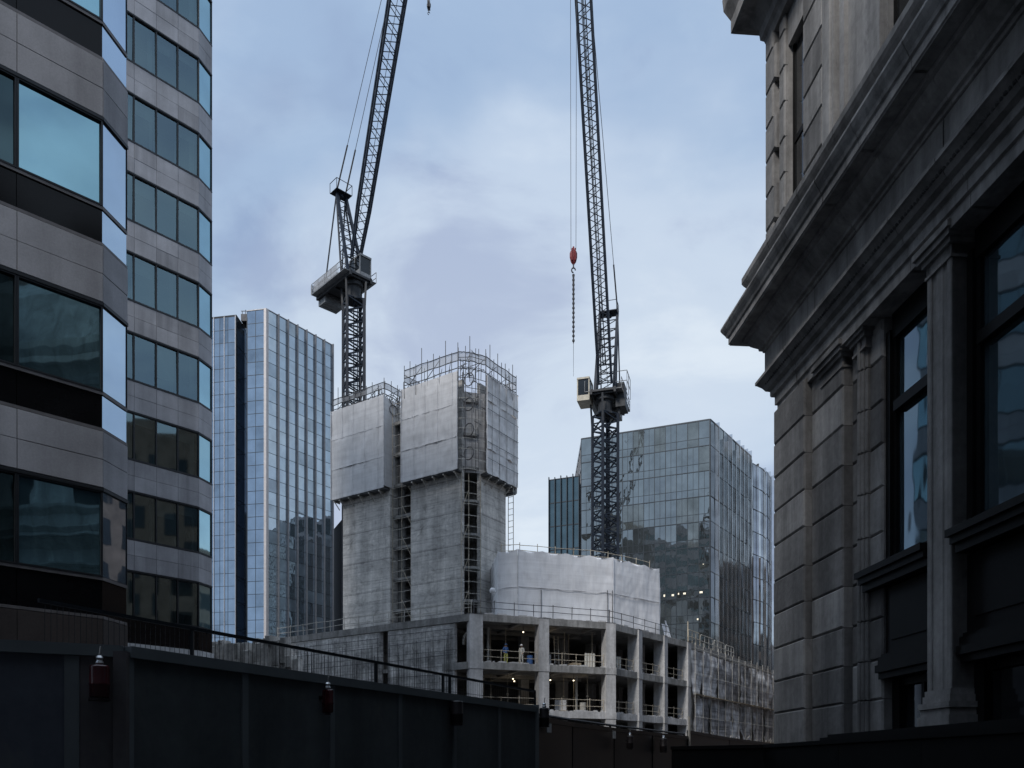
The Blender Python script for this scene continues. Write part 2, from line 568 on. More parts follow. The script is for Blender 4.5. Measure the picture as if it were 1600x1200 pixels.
def frame(P, Q, out):
    """local frame along P->Q in plan; fr(s, o, z): s metres along, o metres outwards"""
    P = Vector((P[0], P[1], 0)); Q = Vector((Q[0], Q[1], 0))
    u = (Q - P)
    L = u.length
    u.normalize()
    n = Vector((u.y, -u.x, 0))
    if n.dot(Vector((out[0], out[1], 0))) < 0:
        n = -n

    def fr(s, o, z):
        return P + u * s + n * o + Vector((0, 0, z))
    fr.L = L; fr.u = u; fr.n = n
    return fr


def at(px, py, Y):
    """world point at depth Y for a photograph pixel (used to read off real positions)"""
    return Vector(((px - 800) / F * Y, Y, EYE + (1200 - py) / F * Y))


# ------------------------------------------------------------------ ground
g = MB()
g.face((-3000, -1500, 0), (3000, -1500, 0), (3000, 4000, 0), (-3000, 4000, 0))
ground = structure(g.build('ground', None, 'asphalt'))
tag(ground, 'dark asphalt ground around the site', 'ground')


# ------------------------------------------------------------------ left granite office block (near)
def office(root, fr, bays, floors, ztop, pitch, dims, mats, ends=None):
    pass


A1 = Vector((-8.6, 17.5, 0))
uA = Vector((1.03, 1.0, 0)).normalized()
A0 = A1 - uA * 12.8
A2 = Vector((-8.463, 18.33, 0))
A3 = Vector((-21.0, 33.0, 0))
nA = Vector((0.70, -0.72, 0))
off = thing('office_building', (-14, 17, 0), 'grey granite office block with wide teal windows and black panels beneath, close on the left', 'office building')


def inset(P, d):
    return (P.x - nA.x * d, P.y - nA.y * d)


body = MB()
pA = [inset(A0, .3), inset(A1, .3), (A2.x - .3, A2.y + .05), (A3.x, A3.y), (-40, 26), (-40, 0)]
body.prism(pA, 0, 32)
body.build('building_shell', off, 'office_shell')

frA = frame(A0, A1, nA)
frC = frame(A1, A2, (1, -.16))
BAY = 1.6
NB = 8


def granite_band(root, fr, L, bay, z0, z1, nrows, phase=0.0, m='granite', t=0.22, name='granite_band'):
    b = MB()
    edges = []
    s = L
    while s > 0.02:
        edges.append(s)
        s -= bay
    edges.append(max(0.0, s if s > 0 else 0.0))
    edges = sorted(set(edges))
    g_ = 0.007
    for a, c in zip(edges[:-1], edges[1:]):
        for r in range(nrows):
            za = z0 + (z1 - z0) * r / nrows
            zb = z0 + (z1 - z0) * (r + 1) / nrows
            if m == 'granite':
                b.mat(random.choice(['granite', 'granite', 'granite_dark']))
            b.fbox(fr, a + g_, c - g_, -t, random.uniform(-.004, .004), za + g_, zb - g_)
    # the recessed joints
    if m == 'granite':
        b.mat('office_frame')
    b.fbox(fr, 0.01, L - 0.01, -t + .01, -.02, z0 + .01, z1 - .01)
    return b.build(name, root, m)


def pane_quad(b, fr, s0, s1, z0, z1, o, tilt=0.003):
    a = random.uniform(-tilt, tilt); c = random.uniform(-tilt, tilt)
    w = s1 - s0; h = z1 - z0

    def q(s, z):
        return fr(s, o + a * (s - s0 - w / 2) + c * (z - z0 - h / 2), z)
    b.face(q(s0, z0), q(s1, z0), q(s1, z1), q(s0, z1))


def window(root, fr, s0, s1, z0, z1, glass, o=-0.10, fw=0.05, fmat='office_frame', tilt=0.004, depth=0.1, trans=None):
    b = MB()
    pane_quad(b, fr, s0 + fw, s1 - fw, z0 + fw, z1 - fw, o, tilt)
    w = b.build('window', root, glass)
    f = MB()
    for (a, c, za, zb) in ((s0, s0 + fw, z0, z1), (s1 - fw, s1, z0, z1), (s0 + fw, s1 - fw, z0, z0 + fw), (s0 + fw, s1 - fw, z1 - fw, z1)):
        f.fbox(fr, a, c, o - .04, o + depth * 0.6, za, zb)
    if trans:
        f.fbox(fr, s0 + fw, s1 - fw, o - .03, o + .04, trans, trans + .05)
    f.build('frame', w, fmat)
    return w


for k in range(-4, 3):            # storeys: window head at 15.3 + 3.9 k
    zt = 15.3 + 3.9 * k
    if zt < 7:
        continue
    zw, zs, zg = zt - 1.88, zt - 2.70, zt - 3.9
    if zt < 8:                    # lowest storey: taller black panel and brown granite wall below
        zs = 4.75
    n_b = NB
    for i in range(n_b):
        s1 = frA.L - BAY * i
        if s1 - BAY < -0.01:
            continue
        window(off, frA, s1 - BAY + .0, s1 - .006, zw, zt - .08, 'office_glass' if i == 0 or zt > 18 else 'office_glass_dark_reflection', -0.06, 0.035, tilt=0.004)
    window(off, frC, 0.006, frC.L - .004, zw, zt - .08, 'office_glass_edge', -0.03, 0.010, tilt=0.001, depth=.03)
    pb = MB()
    for fr in (frA,):
        for i in range(n_b):
            s1 = fr.L - BAY * i
            pb.fbox(fr, s1 - BAY + .006, s1 - .006, -.2, -.045, zs + .05, zw - .07)
    pb.build('black_panel', off, 'black_panel')
    pe = MB()
    pe.fbox(frC, .02, frC.L - .005, -.2, -.035, zs + .05, zw - .07)
    pe.build('edge_panel', off, 'office_glass_edge' if zt > 8 else 'black_panel')
    tr = MB()
    for fr, e in ((frA, .02), (frC, 0.0)):
        tr.mat('office_frame').fbox(fr, 0, fr.L, -.2, .015, zt - .08, zt - .012)      # dark head channel
        tr.mat('sill_metal').fbox(fr, 0, fr.L, -.2, -.01, zw - .07, zw - .005)         # thin metal sill
        tr.mat('sill_metal').fbox(fr, 0, fr.L, -.2, -.012, zs - .012, zs + .05)
    tr.build('window_trim', off)
    if zt > 8:
        granite_band(off, frA, frA.L, BAY, zg, zs - .02, 2)
        granite_band(off, frC, frC.L, 5, zg, zs - .02, 2)
    else:
        granite_band(off, frA, frA.L, BAY, 0, zs - .02, 4, m='brown_granite', name='base_wall')
        granite_band(off, frC, frC.L, 5, 0, zs - .02, 4, m='brown_granite', name='base_wall')
up = MB()
for fr in (frA, frC):
    up.fbox(fr, 0, fr.L, -.2, 0, 15.3 + 3.9 * 2 + .01, 32)
up.build('upper_wall', off, 'granite')

# ------------------------------------------------------------------ curtain-walled towers
def curtain(root, fr, s0, s1, z0, z1, cols, fh, glass, o=0.0, tilt=.004, split=0, hgrid=.07, vgrid=.07, proud=.05, gm='mullion_dark', phase=0.0):
    """one glazed band per storey (jittered panes) and one mullion grid"""
    w = (s1 - s0) / cols
    levels = []
    z = z1 - phase
    while z > z0:
        levels.append(z)
        z -= fh
    for zt in levels:
        zb = max(z0, zt - fh)
        b = MB()
        for c in range(cols):
            if glass + '_alt' in MATS:
                b.mat(glass + '_alt' if random.random() < .16 else glass)
            if split:
                zm = zb + (zt - zb) * split
                pane_quad(b, fr, s0 + c * w, s0 + (c + 1) * w, zb, zm, o, tilt)
                pane_quad(b, fr, s0 + c * w, s0 + (c + 1) * w, zm, zt, o, tilt)
            else:
                pane_quad(b, fr, s0 + c * w, s0 + (c + 1) * w, zb, zt, o, tilt)
        b.build('window_band', root, glass)
    g_ = MB()
    for c in range(cols + 1):
        s = s0 + c * w
        g_.fbox(fr, s - vgrid / 2, s + vgrid / 2, o - .1, o + proud, z0, z1)
    for zt in levels:
        for c in range(cols):
            g_.fbox(fr, s0 + c * w + vgrid / 2, s0 + (c + 1) * w - vgrid / 2, o - .1, o + proud * .8, zt - hgrid, zt)
            if split:
                zm = zt - fh * (1 - split)
                if zm > z0:
                    g_.fbox(fr, s0 + c * w + vgrid / 2, s0 + (c + 1) * w - vgrid / 2, o - .1, o + proud * .6, zm - hgrid * .5, zm)
    g_.build('mullion_grid', root, gm)


# ------------------------------------------------------------------ far wing of the left office
B1 = Vector((-16.3, 43.3, 0))
uB = Vector((0.92, 1.0, 0)).normalized()
B0 = B1 - uB * 7.75
B2 = Vector((-16.0, 44.4, 0))
nB = Vector((uB.y, -uB.x, 0))
wing = thing('office_building', (-19, 42, 0), 'grey granite office block with ribbon windows and chamfered corner, beside the tall blue glass tower', 'office building')
frB = frame(B0, B1, nB)
frD = frame(B1, B2, (1, -.27))


def polyB(d):
    def pt(P, n):
        return (P.x - n.x * d, P.y - n.y * d)
    return [pt(B0, nB), pt(B1, nB), pt(B2, frD.n), (-34, 66), (-46, 50)]


cw = MB()
cw.prism(polyB(1.7), 0, 65)
cw.build('interior_core', wing, 'interior_dark')
BW = 1.107
for k in range(-8, 4):
    zt = 38.6 + 3.9 * k
    zw, zg = zt - 2.35, zt - 3.9
    base = (k == -8)
    sl = MB()
    if base:
        continue
    last = (k == -7)
    sl.prism(polyB(0.2), zg if not last else 0, zw - .08)
    sl.build('floor_slab', wing, 'office_shell')
    for i in range(7):
        s1 = frB.L - BW * i
        window(wing, frB, s1 - BW, s1 - .0, zw, zt - .08, 'wing_glass', -.08, 0.035, tilt=.016)
    window(wing, frD, .02, frD.L, zw, zt - .08, 'wing_glass_edge', -.06, .03, tilt=.003)
    # blinds and curtains behind the glass
    bl = MB()
    for i in range(7):
        s1 = frB.L - BW * i
        r = random.random()
        if r < .65:
            drop = random.choice([.25, .4, .5, 1.0])
            bl.fbox(frB, s1 - BW + .06, s1 - .06, -.38, -.36, zt - .1 - 2.2 * drop * random.uniform(.6, .8), zt - .1)
        q = random.uniform(.15, .3)
        if random.random() < .6:
            bl.fbox(frB, s1 - q, s1 - .03, -.5, -.46, zw, zt - .1)
        if random.random() < .5:
            bl.fbox(frB, s1 - BW + .03, s1 - BW + q, -.5, -.46, zw, zw + random.uniform(.5, 1.6))
    bl.build('window_blind', wing, 'blind_cloth')
    tr = MB()
    for fr in (frB, frD):
        tr.fbox(fr, 0, fr.L, -.15, .012, zt - .08, zt - .012)
        tr.fbox(fr, 0, fr.L, -.15, .012, zw - .075, zw - .005)
    tr.build('window_trim', wing, 'office_frame')
    if not last:
        granite_band(wing, frB, frB.L, BW, zg, zw - .08, 2, t=.18)
        granite_band(wing, frD, frD.L, 5, zg, zw - .08, 2, t=.18)
    else:
        pb = MB()
        for fr in (frB, frD):
            pb.fbox(fr, 0, fr.L, -.18, 0, zw - 1.25, zw - .08)
        pb.build('black_panel', wing, 'black_panel')
        lg = MB()
        for fr in (frB, frD):
            lg.fbox(fr, 0, fr.L, -.18, .10, zw - 2.3, zw - 1.25)
        lg.build('pale_plinth', wing, 'pale_ledge')
        bw = MB()
        for fr in (frB, frD):
            bw.fbox(fr, 0, fr.L, -.18, 0, 0, zw - 2.3)
        bw.build('base_wall', wing, 'granite')
up = MB()
zt = 38.6 + 3.9 * 3
for fr in (frB, frD):
    up.fbox(fr, 0, fr.L, -.2, 0, zt, 65)
up.build('upper_wall', wing, 'granite')
fBk = frame(B2, (-34, 66), (.5, 1))
curtain(wing, fBk, .3, fBk.L, 2, 65, 12, 3.9, 'east_glass_teal', o=-.3, tilt=.01, hgrid=1.55, vgrid=.12, proud=.08, gm='granite')


# left glass tower
T1 = Vector((-38.4, 130, 0))
uT = Vector((.71, 1, 0)).normalized()
T2 = T1 + uT * 13.65
T0 = Vector((-41.6, 130.6, 0))
TZ = 73.3
tw = thing('glass_tower', (-42, 140, 0), 'tall blue glass tower with grey vertical fins, between the granite office and the concrete cores', 'tower')
TL0 = Vector((-48.9, 131.9, 0)); TL1 = Vector((-43.4, 130.9, 0))
b = MB()
b.prism([(TL0.x - .1, TL0.y + .4), (TL1.x - .1, TL1.y + .4), (TL1.x, 134), (T0.x, 134), (T0.x + .2, T0.y + .3), (T1.x - .05, T1.y + .45), (T2.x - .3, T2.y + .1), (T2.x - 5, 152), (-56, 152)], 0, TZ - .15)
b.build('tower_shell', tw, 'office_shell')
fT = frame(T1, T2, (1, -.71))
fTl = frame(T0, T1, (-.1, -1))
fTf = frame(TL0, TL1, (0, -1))
curtain(tw, fT, 0.35, fT.L, 4, TZ, 7, 2.02, 'tower_glass', tilt=.010, hgrid=.06, vgrid=.06, proud=.03)
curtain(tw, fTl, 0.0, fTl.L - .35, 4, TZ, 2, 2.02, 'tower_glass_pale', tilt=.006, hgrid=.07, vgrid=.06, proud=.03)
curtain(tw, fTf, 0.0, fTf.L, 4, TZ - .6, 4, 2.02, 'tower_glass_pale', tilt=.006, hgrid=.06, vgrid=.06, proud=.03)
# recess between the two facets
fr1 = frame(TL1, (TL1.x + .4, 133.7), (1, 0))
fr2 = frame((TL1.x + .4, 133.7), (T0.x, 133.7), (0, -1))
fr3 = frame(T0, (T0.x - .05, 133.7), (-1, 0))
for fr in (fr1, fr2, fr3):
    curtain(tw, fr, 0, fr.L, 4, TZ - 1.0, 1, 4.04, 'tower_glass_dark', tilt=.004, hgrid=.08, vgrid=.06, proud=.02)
for i in range(1, 8):             # vertical fins of the right face
    f_ = MB()
    s = .35 + (fT.L - .35) / 7 * i
    f_.fbox(fT, s - .075, s + .075, -.1, .36, 4, TZ + .15)
    f_.build('fin', tw, 'fin_metal')
cpost = MB()
cpost.prism([tuple(fTl(fTl.L - .36, .12, 0))[:2], tuple(fTl(fTl.L + .06, .14, 0))[:2], tuple(fT(.36, .12, 0))[:2], tuple(fT(.36, -.3, 0))[:2], tuple(fTl(fTl.L - .36, -.3, 0))[:2]], 4, TZ + .1)
cpost.build('corner_post', tw, 'corner_metal')
for s in (0.02, 1.8, 3.6, fTf.L - .1):
    f_ = MB()
    f_.fbox(fTf, s - .045, s + .045, -.1, .12, 4, TZ - .5)
    f_.build('fin', tw, 'fin_pale')
cap = MB()
cap.fbox(fT, .3, fT.L + .1, -.3, .06, TZ - .02, TZ + .12)
cap.fbox(fTl, 0, fTl.L - .3, -.3, .06, TZ - .02, TZ + .12)
cap.build('parapet_cap', tw, 'fin_metal')
rp = MB()
rp.box(-43.4, -40.2, 133.2, 139, TZ - .1, TZ + 1.0)
for i in range(7):
    x = -43.2 + i * .5
    rp.beam((x, 133.3, TZ + 1.0), (x, 133.3, TZ + 1.5 + .2 * (i % 2)), .08)
rp.beam((-43.4, 133.3, TZ + 1.5), (-40.1, 133.3, TZ + 1.5), .08)
rp.build('roof_plant', tw, 'dark_tube')

# lower glass block beside it, seen under the sheeted core
lb = thing('glass_block', (-26, 148, 0), 'low dark glass block showing between the blue tower and the concrete core', 'office building')
b = MB()
P0, P1 = Vector((-28.6, 143.5, 0)), Vector((-21.5, 152, 0))
b.prism([(P0.x, P0.y + .3), (P1.x - .3, P1.y + .1), (-30, 170), (-36, 160)], 0, 45.5)
b.build('building_shell', lb, 'office_shell')
fL = frame(P0, P1, (1, -.7))
curtain(lb, fL, 0, fL.L, 3, 45.6, 6, 3.9, 'east_glass_teal', tilt=.006)

# right glass building
E0 = Vector((31.0, 130.0, 0))
uE = Vector((-2.5, 1, 0)).normalized()
E1 = E0 + uE * 21.05
uR = Vector((.7, 1, 0)).normalized()
E2 = E0 + uR * 17.0
EZ = 56.1
eb = thing('glass_building', (26, 142, 0), 'large grey mirror glass office block with sharp corner, behind the sheeted drum', 'office building')
fE = frame(E0, E1, (-.37, -.93))
fEr = frame(E0, E2, (.8, -.57))
b = MB()
b.prism([tuple(fE(.2, -.35, 0))[:2], tuple(fE(fE.L - .1, -.35, 0))[:2], (12, 165), (50, 165), tuple(fEr(fEr.L - .05, -.3, 0))[:2]], 0, EZ - .12)
b.build('building_shell', eb, 'office_shell')
curtain(eb, fE, 0.05, fE.L, 6, EZ, 12, 3.95, 'east_glass', tilt=.016, split=.30, hgrid=.12, vgrid=.09, proud=.06)
mm = MB()
for i in range(24):
    if i % 2 == 1:
        s = .05 + (fE.L - .05) / 24 * i
        z0, z1 = 6, EZ - random.choice([0, 3.95, 3.95, 7.9])
        mm.fbox(fE, s - .03, s + .03, -.05, .03, z0, z1)
mm.build('slim_mullion', eb, 'mullion_dark')
curtain(eb, fEr, 0.05, fEr.L, 6, EZ, 9, 3.95, 'east_glass', tilt=.022, hgrid=.12, vgrid=.08, proud=.05)
for i in range(1, 10):
    f_ = MB()
    s = .05 + (fEr.L - .05) / 9 * i
    f_.fbox(fEr, s - .05, s + .05, 0.05, .75, 6, EZ + (.0 if i % 3 else .25) - (2.0 if i in (2, 3, 5) else 0))
    f_.build('glass_fin', eb, 'east_glass_fin')
fEw = frame(tuple(fE(fE.L - .02, -.3, 0))[:2], (12.0, 165), (-1, 0))
curtain(eb, fEw, 0, fEw.L, 6, EZ, 10, 3.95, 'east_glass_teal', o=.05, tilt=.01, hgrid=.7, vgrid=.25, proud=.1, gm='fin_metal')
cp = MB()
cp.fbox(fE, -.02, .16, -.1, .10, 6, EZ + .05)
cp.build('corner_post', eb, 'mullion_dark')
cap = MB()
cap.fbox(fE, .16, fE.L, -.4, .04, EZ - .01, EZ + .10)
cap.fbox(fEr, .1, fEr.L, -.4, .04, EZ - .01, EZ + .10)
cap.build('parapet_cap', eb, 'mullion_dark')
for (s0, s1, z) in ((1.0, 4.6, 33.0), (1.2, 7.6, 28.6), (0.6, 4.4, 24.4), (2.2, 6.0, 20.4), (9.5, 10.4, 36.5)):
    s = s0
    while s < s1:
        if random.random() < .7:
            q = MB()
            q.fbox(fE, s, s + random.uniform(.15, .5), .012, .03, z + random.uniform(.1, .5), z + random.uniform(.6, .75))
            q.build('lit_ceiling_lamp', eb, 'office_lamp_glow')
        s += random.uniform(.8, 1.5)

# left wing, lower and set back
wgp = Vector((11.2, 138.3, 0))
wg0 = Vector((6.3, 140.3, 0))
ew = thing('glass_building', (7, 146, 0), 'lower teal glass wing adjoining the left end of the grey mirror glass block', 'office building')
fW = frame(wgp, wg0, (-.37, -.93))
b = MB()
b.prism([tuple(fW(0, -.3, 0))[:2], tuple(fW(fW.L, -.3, 0))[:2], (7.5, 160), (11.6, 160)], 0, 50.0)
b.build('building_shell', ew, 'office_shell')
curtain(ew, fW, 0, fW.L, 6, 50.2, 5, 3.95, 'east_glass_teal', tilt=.007, hgrid=.16, vgrid=.12, proud=.08)
for i in range(6):
    f_ = MB()
    s = fW.L / 5 * i
    f_.fbox(fW, s - .06, s + .06, .1, .35, 6, 50.3 + (.25 if i % 2 else .1))
    f_.build('fin', ew, 'mullion_dark')

# second right volume with rounded corner
ec = thing('glass_building', (48, 150, 0), 'narrow pale glass block with rounded end, half hidden by the stone building', 'office building')
pts = [Vector((a, b, 0)) for a, b in ((41.3, 144.6), (43.0, 146.4), (44.8, 148.3), (46.2, 150.2), (47.4, 152.2), (48.2, 154.5), (48.6, 157))]
EZ2 = 54.9
b = MB()
b.prism([(q.x - .35, q.y + .35) for q in pts] + [(46, 175), (38, 160)], 0, EZ2 - .2)
b.build('building_shell', ec, 'office_shell')
f0 = frame((40.3, 145.4), pts[0], (0, -1))
curtain(ec, f0, 0, f0.L, 6, EZ2, 1, 3.95, 'east_glass_teal', tilt=.004, hgrid=.12)
for a, c in zip(pts[:-1], pts[1:]):
    fr = frame(a, c, (1, -.5))
    curtain(ec, fr, 0, fr.L, 6, EZ2, 2 if a is pts[0] else 1, 3.95, 'slab_glass', tilt=.014, hgrid=.12, vgrid=.08)
    f_ = MB()
    f_.fbox(fr, -.05, .05, .05, .5, 6, EZ2 + .15)
    f_.build('glass_fin', ec, 'east_glass_fin')
# brick slice far behind
fb = thing('brick_building', (56, 170, 0), 'sliver of dark brick building beside the stone corner, beyond the pale glass block', 'building')
b = MB()
b.box(50, 62, 168, 185, 0, 46)
b.build('wall', fb, 'far_brick')
for z in range(4, 44, 4):
    q = MB()
    for x in (50.8, 53.2, 55.6, 58, 60):
        q.box(x, x + 1.2, 167.9, 168.1, z, z + 2.2)
    q.build('window_row', fb, 'hall_glass_dark')

# city blocks behind and beside the camera (unseen; the two behind are added to shade the street, all show in the glass)
def back_block(x0, x1, y0, y1, h, label, m):
    t = thing('city_block', ((x0 + x1) / 2, (y0 + y1) / 2, 0), label, 'building')
    q = MB(); q.box(x0, x1, y0, y1, 0, h); q.build('wall', t, m)
    for z in range(3, int(h) - 3, 4):
        w = MB()
        x = x0 + 1.2
        while x < x1 - 2.4:
            w.box(x, x + 1.7, y1 - .05, y1 + .04, z, z + 2.3)
            x += 3.0
        y = y0 + 1.2
        while y < y1 - 2.4:
            w.box(x0 - .04, x0 + .05, y, y + 1.7, z, z + 2.3)
            y += 3.0
        w.build('window_row', t, 'hall_glass_dark')
    return t


back_block(-75, -21, -60, -22, 52, 'unseen long brick block added to keep sun off the stone building and hoarding', 'far_brick')
back_block(-20, 40, -62, -14, 46, 'unseen tall stone block added across the street to shade the near facade', 'portland_stone')
back_block(40, 75, 40, 112, 31, 'brick office range beyond the stone building, along the right edge of the site', 'far_brick')
back_block(30, 75, -25, 36, 37, 'brick office range behind the stone building', 'far_brick')
back_block(76, 120, 150, 205, 47, 'dark brick tower block on the far right beyond the glass buildings', 'far_brick')

# ------------------------------------------------------------------ concrete frame under construction
DZ = 14.4
LV = [14.4, 10.42, 6.5, 2.6]
L_ = Vector((-23.4, 82.4, 0)); K_ = Vector((-3.28, 68.8, 0)); M_ = Vector((8.7, 73.3, 0))
R1 = Vector((17.9, 84.5, 0)); R2 = Vector((34.0, 109.0, 0))
fKM = frame(K_, M_, (.35, -.94))
fMR = frame(M_, R1, (.8, -.6))
fRR = frame(R1, R2, (.83, -.55))
fKL = frame(K_, L_, (-.55, -.83))
deck = thing('unfinished_building', (4, 90, 0), 'unfinished concrete frame with open storeys, slabs and square columns, below the sheeted cores', 'building frame')


def dpoly(d):
    """deck outline pulled in by d"""
    return [(L_.x + d, L_.y + d * .2), (K_.x - fKM.n.x * d * .4, K_.y + d * 1.1), (M_.x - .5 * d, M_.y + d), (R1.x - d * .9, R1.y + d * .35), (R2.x - d, R2.y), (12, 126), (-16, 114)]


for i, z in enumerate(LV):
    s = MB()
    s.prism(dpoly(.25), z - .32, z)
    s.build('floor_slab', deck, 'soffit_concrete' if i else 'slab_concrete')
    e = MB()
    for fr, a, c in ((fKM, -.02, fKM.L), (fMR, 0.0, fMR.L), (fRR, 0, fRR.L), (fKL, 0, 3.2 if i else fKL.L)):
        e.fbox(fr, a + .01, c - .01, -.45, .02, z - .58, z + .012)
        n_ = int((c - a) / 1.6)
        for k in range(1, n_):                       # formwork joints
            ss = a + (c - a) * k / n_
            e.fbox(fr, ss - .02, ss + .02, -.1, .035, z - .56, z - .02)
    e.build('edge_beam', deck, 'slab_concrete' if i != 2 else 'frame_concrete')
    # dust, timber and screed left on the lip of the slab
    d_ = MB()
    for fr in (fKM, fMR):
        for k in range(26):
            ss = random.uniform(.3, fr.L - .3)
            w = random.uniform(.1, .8)
            d_.fbox(fr, ss, ss + w, -.35, -.05 - random.uniform(0, .1), z + .013, z + random.uniform(.05, .16))
    d_.build('rubble', deck, 'frame_concrete')['kind'] = 'stuff'


def column(P, ax, w=.95, w2=.95, z0=0.0, z1=DZ - .6, name='column'):
    ax = Vector((ax[0], ax[1], 0)).normalized()
    n = Vector((ax.y, -ax.x, 0))
    b = MB()
    zs = [z0] + [z for z in reversed(LV) if z0 < z < z1] + [z1]
    for za, zb in zip(zs[:-1], zs[1:]):
        top = zb - .58 if zb != z1 else zb
        for (a, bz, f_) in ((za, za + .04, .012), (za + .04, top, 0.0), (top, zb, .04)):
            def q(i, j, z, e=f_):
                return P + ax * (i * (w / 2 + e)) + n * (j * (w2 / 2 + e)) + Vector((0, 0, z))
            b.hexa([q(-1, 1, a), q(1, 1, a), q(1, -1, a), q(-1, -1, a)], [q(-1, 1, bz), q(1, 1, bz), q(1, -1, bz), q(-1, -1, bz)])
    return b.build(name, deck, 'frame_concrete')


kax = fKM.u
for s in (0.32, .5, 1.0):
    P = K_ + fKM.u * (fKM.L * s if s != .32 else .35) - fKM.n * .42
    column(P, kax, 1.1 if s == .32 else .95, .95, z1=DZ)
cax = Vector((-1.5, 1, 0)).normalized()
for s in (.335, .667, 1.0):
    P = M_ + fMR.u * fMR.L * s - fMR.n * .45
    column(P, cax, 1.15, .75, z1=DZ)
# columns deeper inside
for s, dd in ((.25, 8), (.6, 8), (.95, 9)):
    for q in (0, 1):
        P = K_ + fKM.u * fKM.L * s - fKM.n * dd + Vector((q * 8, q * 3, 0))
        column(P, kax, .8, .8, z1=DZ - .3)
for s in (.2, .55, .9):
    P = M_ + fMR.u * fMR.L * s - fMR.n * 7.5
    column(P, cax, .8, .8, z1=DZ - .3)
# back partitions added to stop light passing through the open storeys
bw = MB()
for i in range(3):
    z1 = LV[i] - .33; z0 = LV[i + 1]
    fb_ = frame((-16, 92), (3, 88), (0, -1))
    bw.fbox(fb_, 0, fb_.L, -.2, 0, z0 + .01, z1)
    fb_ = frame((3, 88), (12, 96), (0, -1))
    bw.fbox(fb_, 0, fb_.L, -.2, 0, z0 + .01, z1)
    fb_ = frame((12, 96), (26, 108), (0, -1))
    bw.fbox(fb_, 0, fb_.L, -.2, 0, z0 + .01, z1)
bw.build('light_stop_wall', deck, 'soffit_concrete')
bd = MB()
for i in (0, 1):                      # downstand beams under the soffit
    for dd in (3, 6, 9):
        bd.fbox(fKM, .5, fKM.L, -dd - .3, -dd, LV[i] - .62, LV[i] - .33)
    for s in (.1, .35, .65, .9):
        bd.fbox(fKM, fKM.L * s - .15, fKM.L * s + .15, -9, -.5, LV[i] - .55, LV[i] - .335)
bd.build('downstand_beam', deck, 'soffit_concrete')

# solid concrete walls along the left edge
for (a, c, ztop) in ((1.9, 9.4, DZ - .62), (10.3, 24.2, DZ - .62)):
    w = MB()
    w.fbox(fKL, a, c, -.4, -.06, 0.0, ztop)
    n_ = int((c - a) / 2.4)
    for k in range(n_ + 1):
        ss = a + .1 + (c - a - .2) * k / max(1, n_)
        w.fbox(fKL, ss - .05, ss + .05, -.1, .0, 0.5, ztop - .1)
    w.build('perimeter_wall', deck, 'wall_concrete')
rb = MB()                             # starter bars standing proud of the wall
for k in range(90):
    ss = random.uniform(2.2, 24)
    if 9.3 < ss < 10.4:
        continue
    z0 = random.choice([3, 5, 7.5, 8])
    rb.beam(fKL(ss, .05, z0), fKL(ss + random.uniform(-.05, .05), .07, random.uniform(11.5, 13.6)), .026)
for z in (4.2, 6.1, 8.2, 9.6, 11.1, 12.4, 13.2):
    rb.beam(fKL(2.0, .09, z + random.uniform(-.1, .1)), fKL(9.3, .09, z + random.uniform(-.15, .15)), .04)
    rb.beam(fKL(10.4, .09, z + random.uniform(-.1, .1)), fKL(24, .09, z + random.uniform(-.15, .15)), .04)
rb.build('reinforcing_mesh', deck, 'dark_tube')
dk = MB()
dk.fbox(fKL, 9.4, 10.3, -1.2, -.9, 0, DZ - .6)
dk.build('joint_wall', deck, 'soffit_concrete')

# right flank: grey debris netting hung in tall strips
net = thing('debris_netting', (26, 97, 0), 'stained grey debris netting hung in strips over the right flank of the concrete frame', 'netting')


def sheet(fr, s0, s1, z0, z1, n, m, amp, o=0.0, seed=0.0, sag=0.0, ties=0):
    b = MB()
    vs = []
    for j in range(m + 1):
        for i in range(n + 1):
            s = s0 + (s1 - s0) * i / n
            z = z0 + (z1 - z0) * j / m
            d = noise.noise(Vector((s * .9 + seed, z * .5, seed * 3.1))) * amp
            d += noise.noise(Vector((s * 2.9 + seed, z * 1.3, 5.1 + seed))) * amp * .5
            d += noise.noise(Vector((s * 7.0 + seed, z * .7, 9.1 + seed))) * amp * .25
            if ties:
                d -= amp * .9 * math.exp(-((s - s0) % ties - ties / 2) ** 2 / .02)
            zz = z
            if j == m:
                zz -= sag * abs(math.sin(i / n * math.pi * max(1, round((s1 - s0) / 2.2)))) * .35
            vs.append(fr(s, o + d, zz))
    fs = []
    for j in range(m):
        for i in range(n):
            a = j * (n + 1) + i
            fs.append((a, a + 1, a + n + 2, a + n + 1))
    b.raw(vs, fs)
    return b


k = 0
s = 0.35
while s < fRR.L - .6:
    wd = random.uniform(1.9, 2.8) * (1 if s < 14 else 1.15)
    e_ = min(fRR.L - .2, s + wd)
    for (z0, z1) in ((9.2, 13.75), (4.9, 9.0)):
        zz0 = z0 + random.uniform(-.25, .1)
        b = sheet(fRR, s + .02, e_ - .02 + random.uniform(-.25, .06), zz0, z1 + random.uniform(-.2, .1), 12, 16, .30, .34 + random.uniform(-.12, .10), random.random() * 50)
        b.build('netting_strip', net, random.choice(['grey_netting', 'pale_netting', 'pale_netting', 'grey_netting'] if s > 7 else ['pale_netting', 'pale_netting', 'pale_netting', 'grey_netting']), smooth=True)
    s = e_
t = MB()
for ss in [x * 2.3 for x in range(0, 13)]:
    t.tube(fRR(ss + .3, .62, 0), fRR(ss + .3, .62, 14.1 + random.uniform(0, .5)), .03, 5)
for z in (1.9, 3.2, 4.6, 6.8, 9.05, 11.2, 13.8):
    t.tube(fRR(.2, .65, z), fRR(fRR.L - .3, .65, z + random.uniform(-.1, .1)), .028, 5)
t.build('scaffold_tube', net, 'tube_steel')
t = MB()
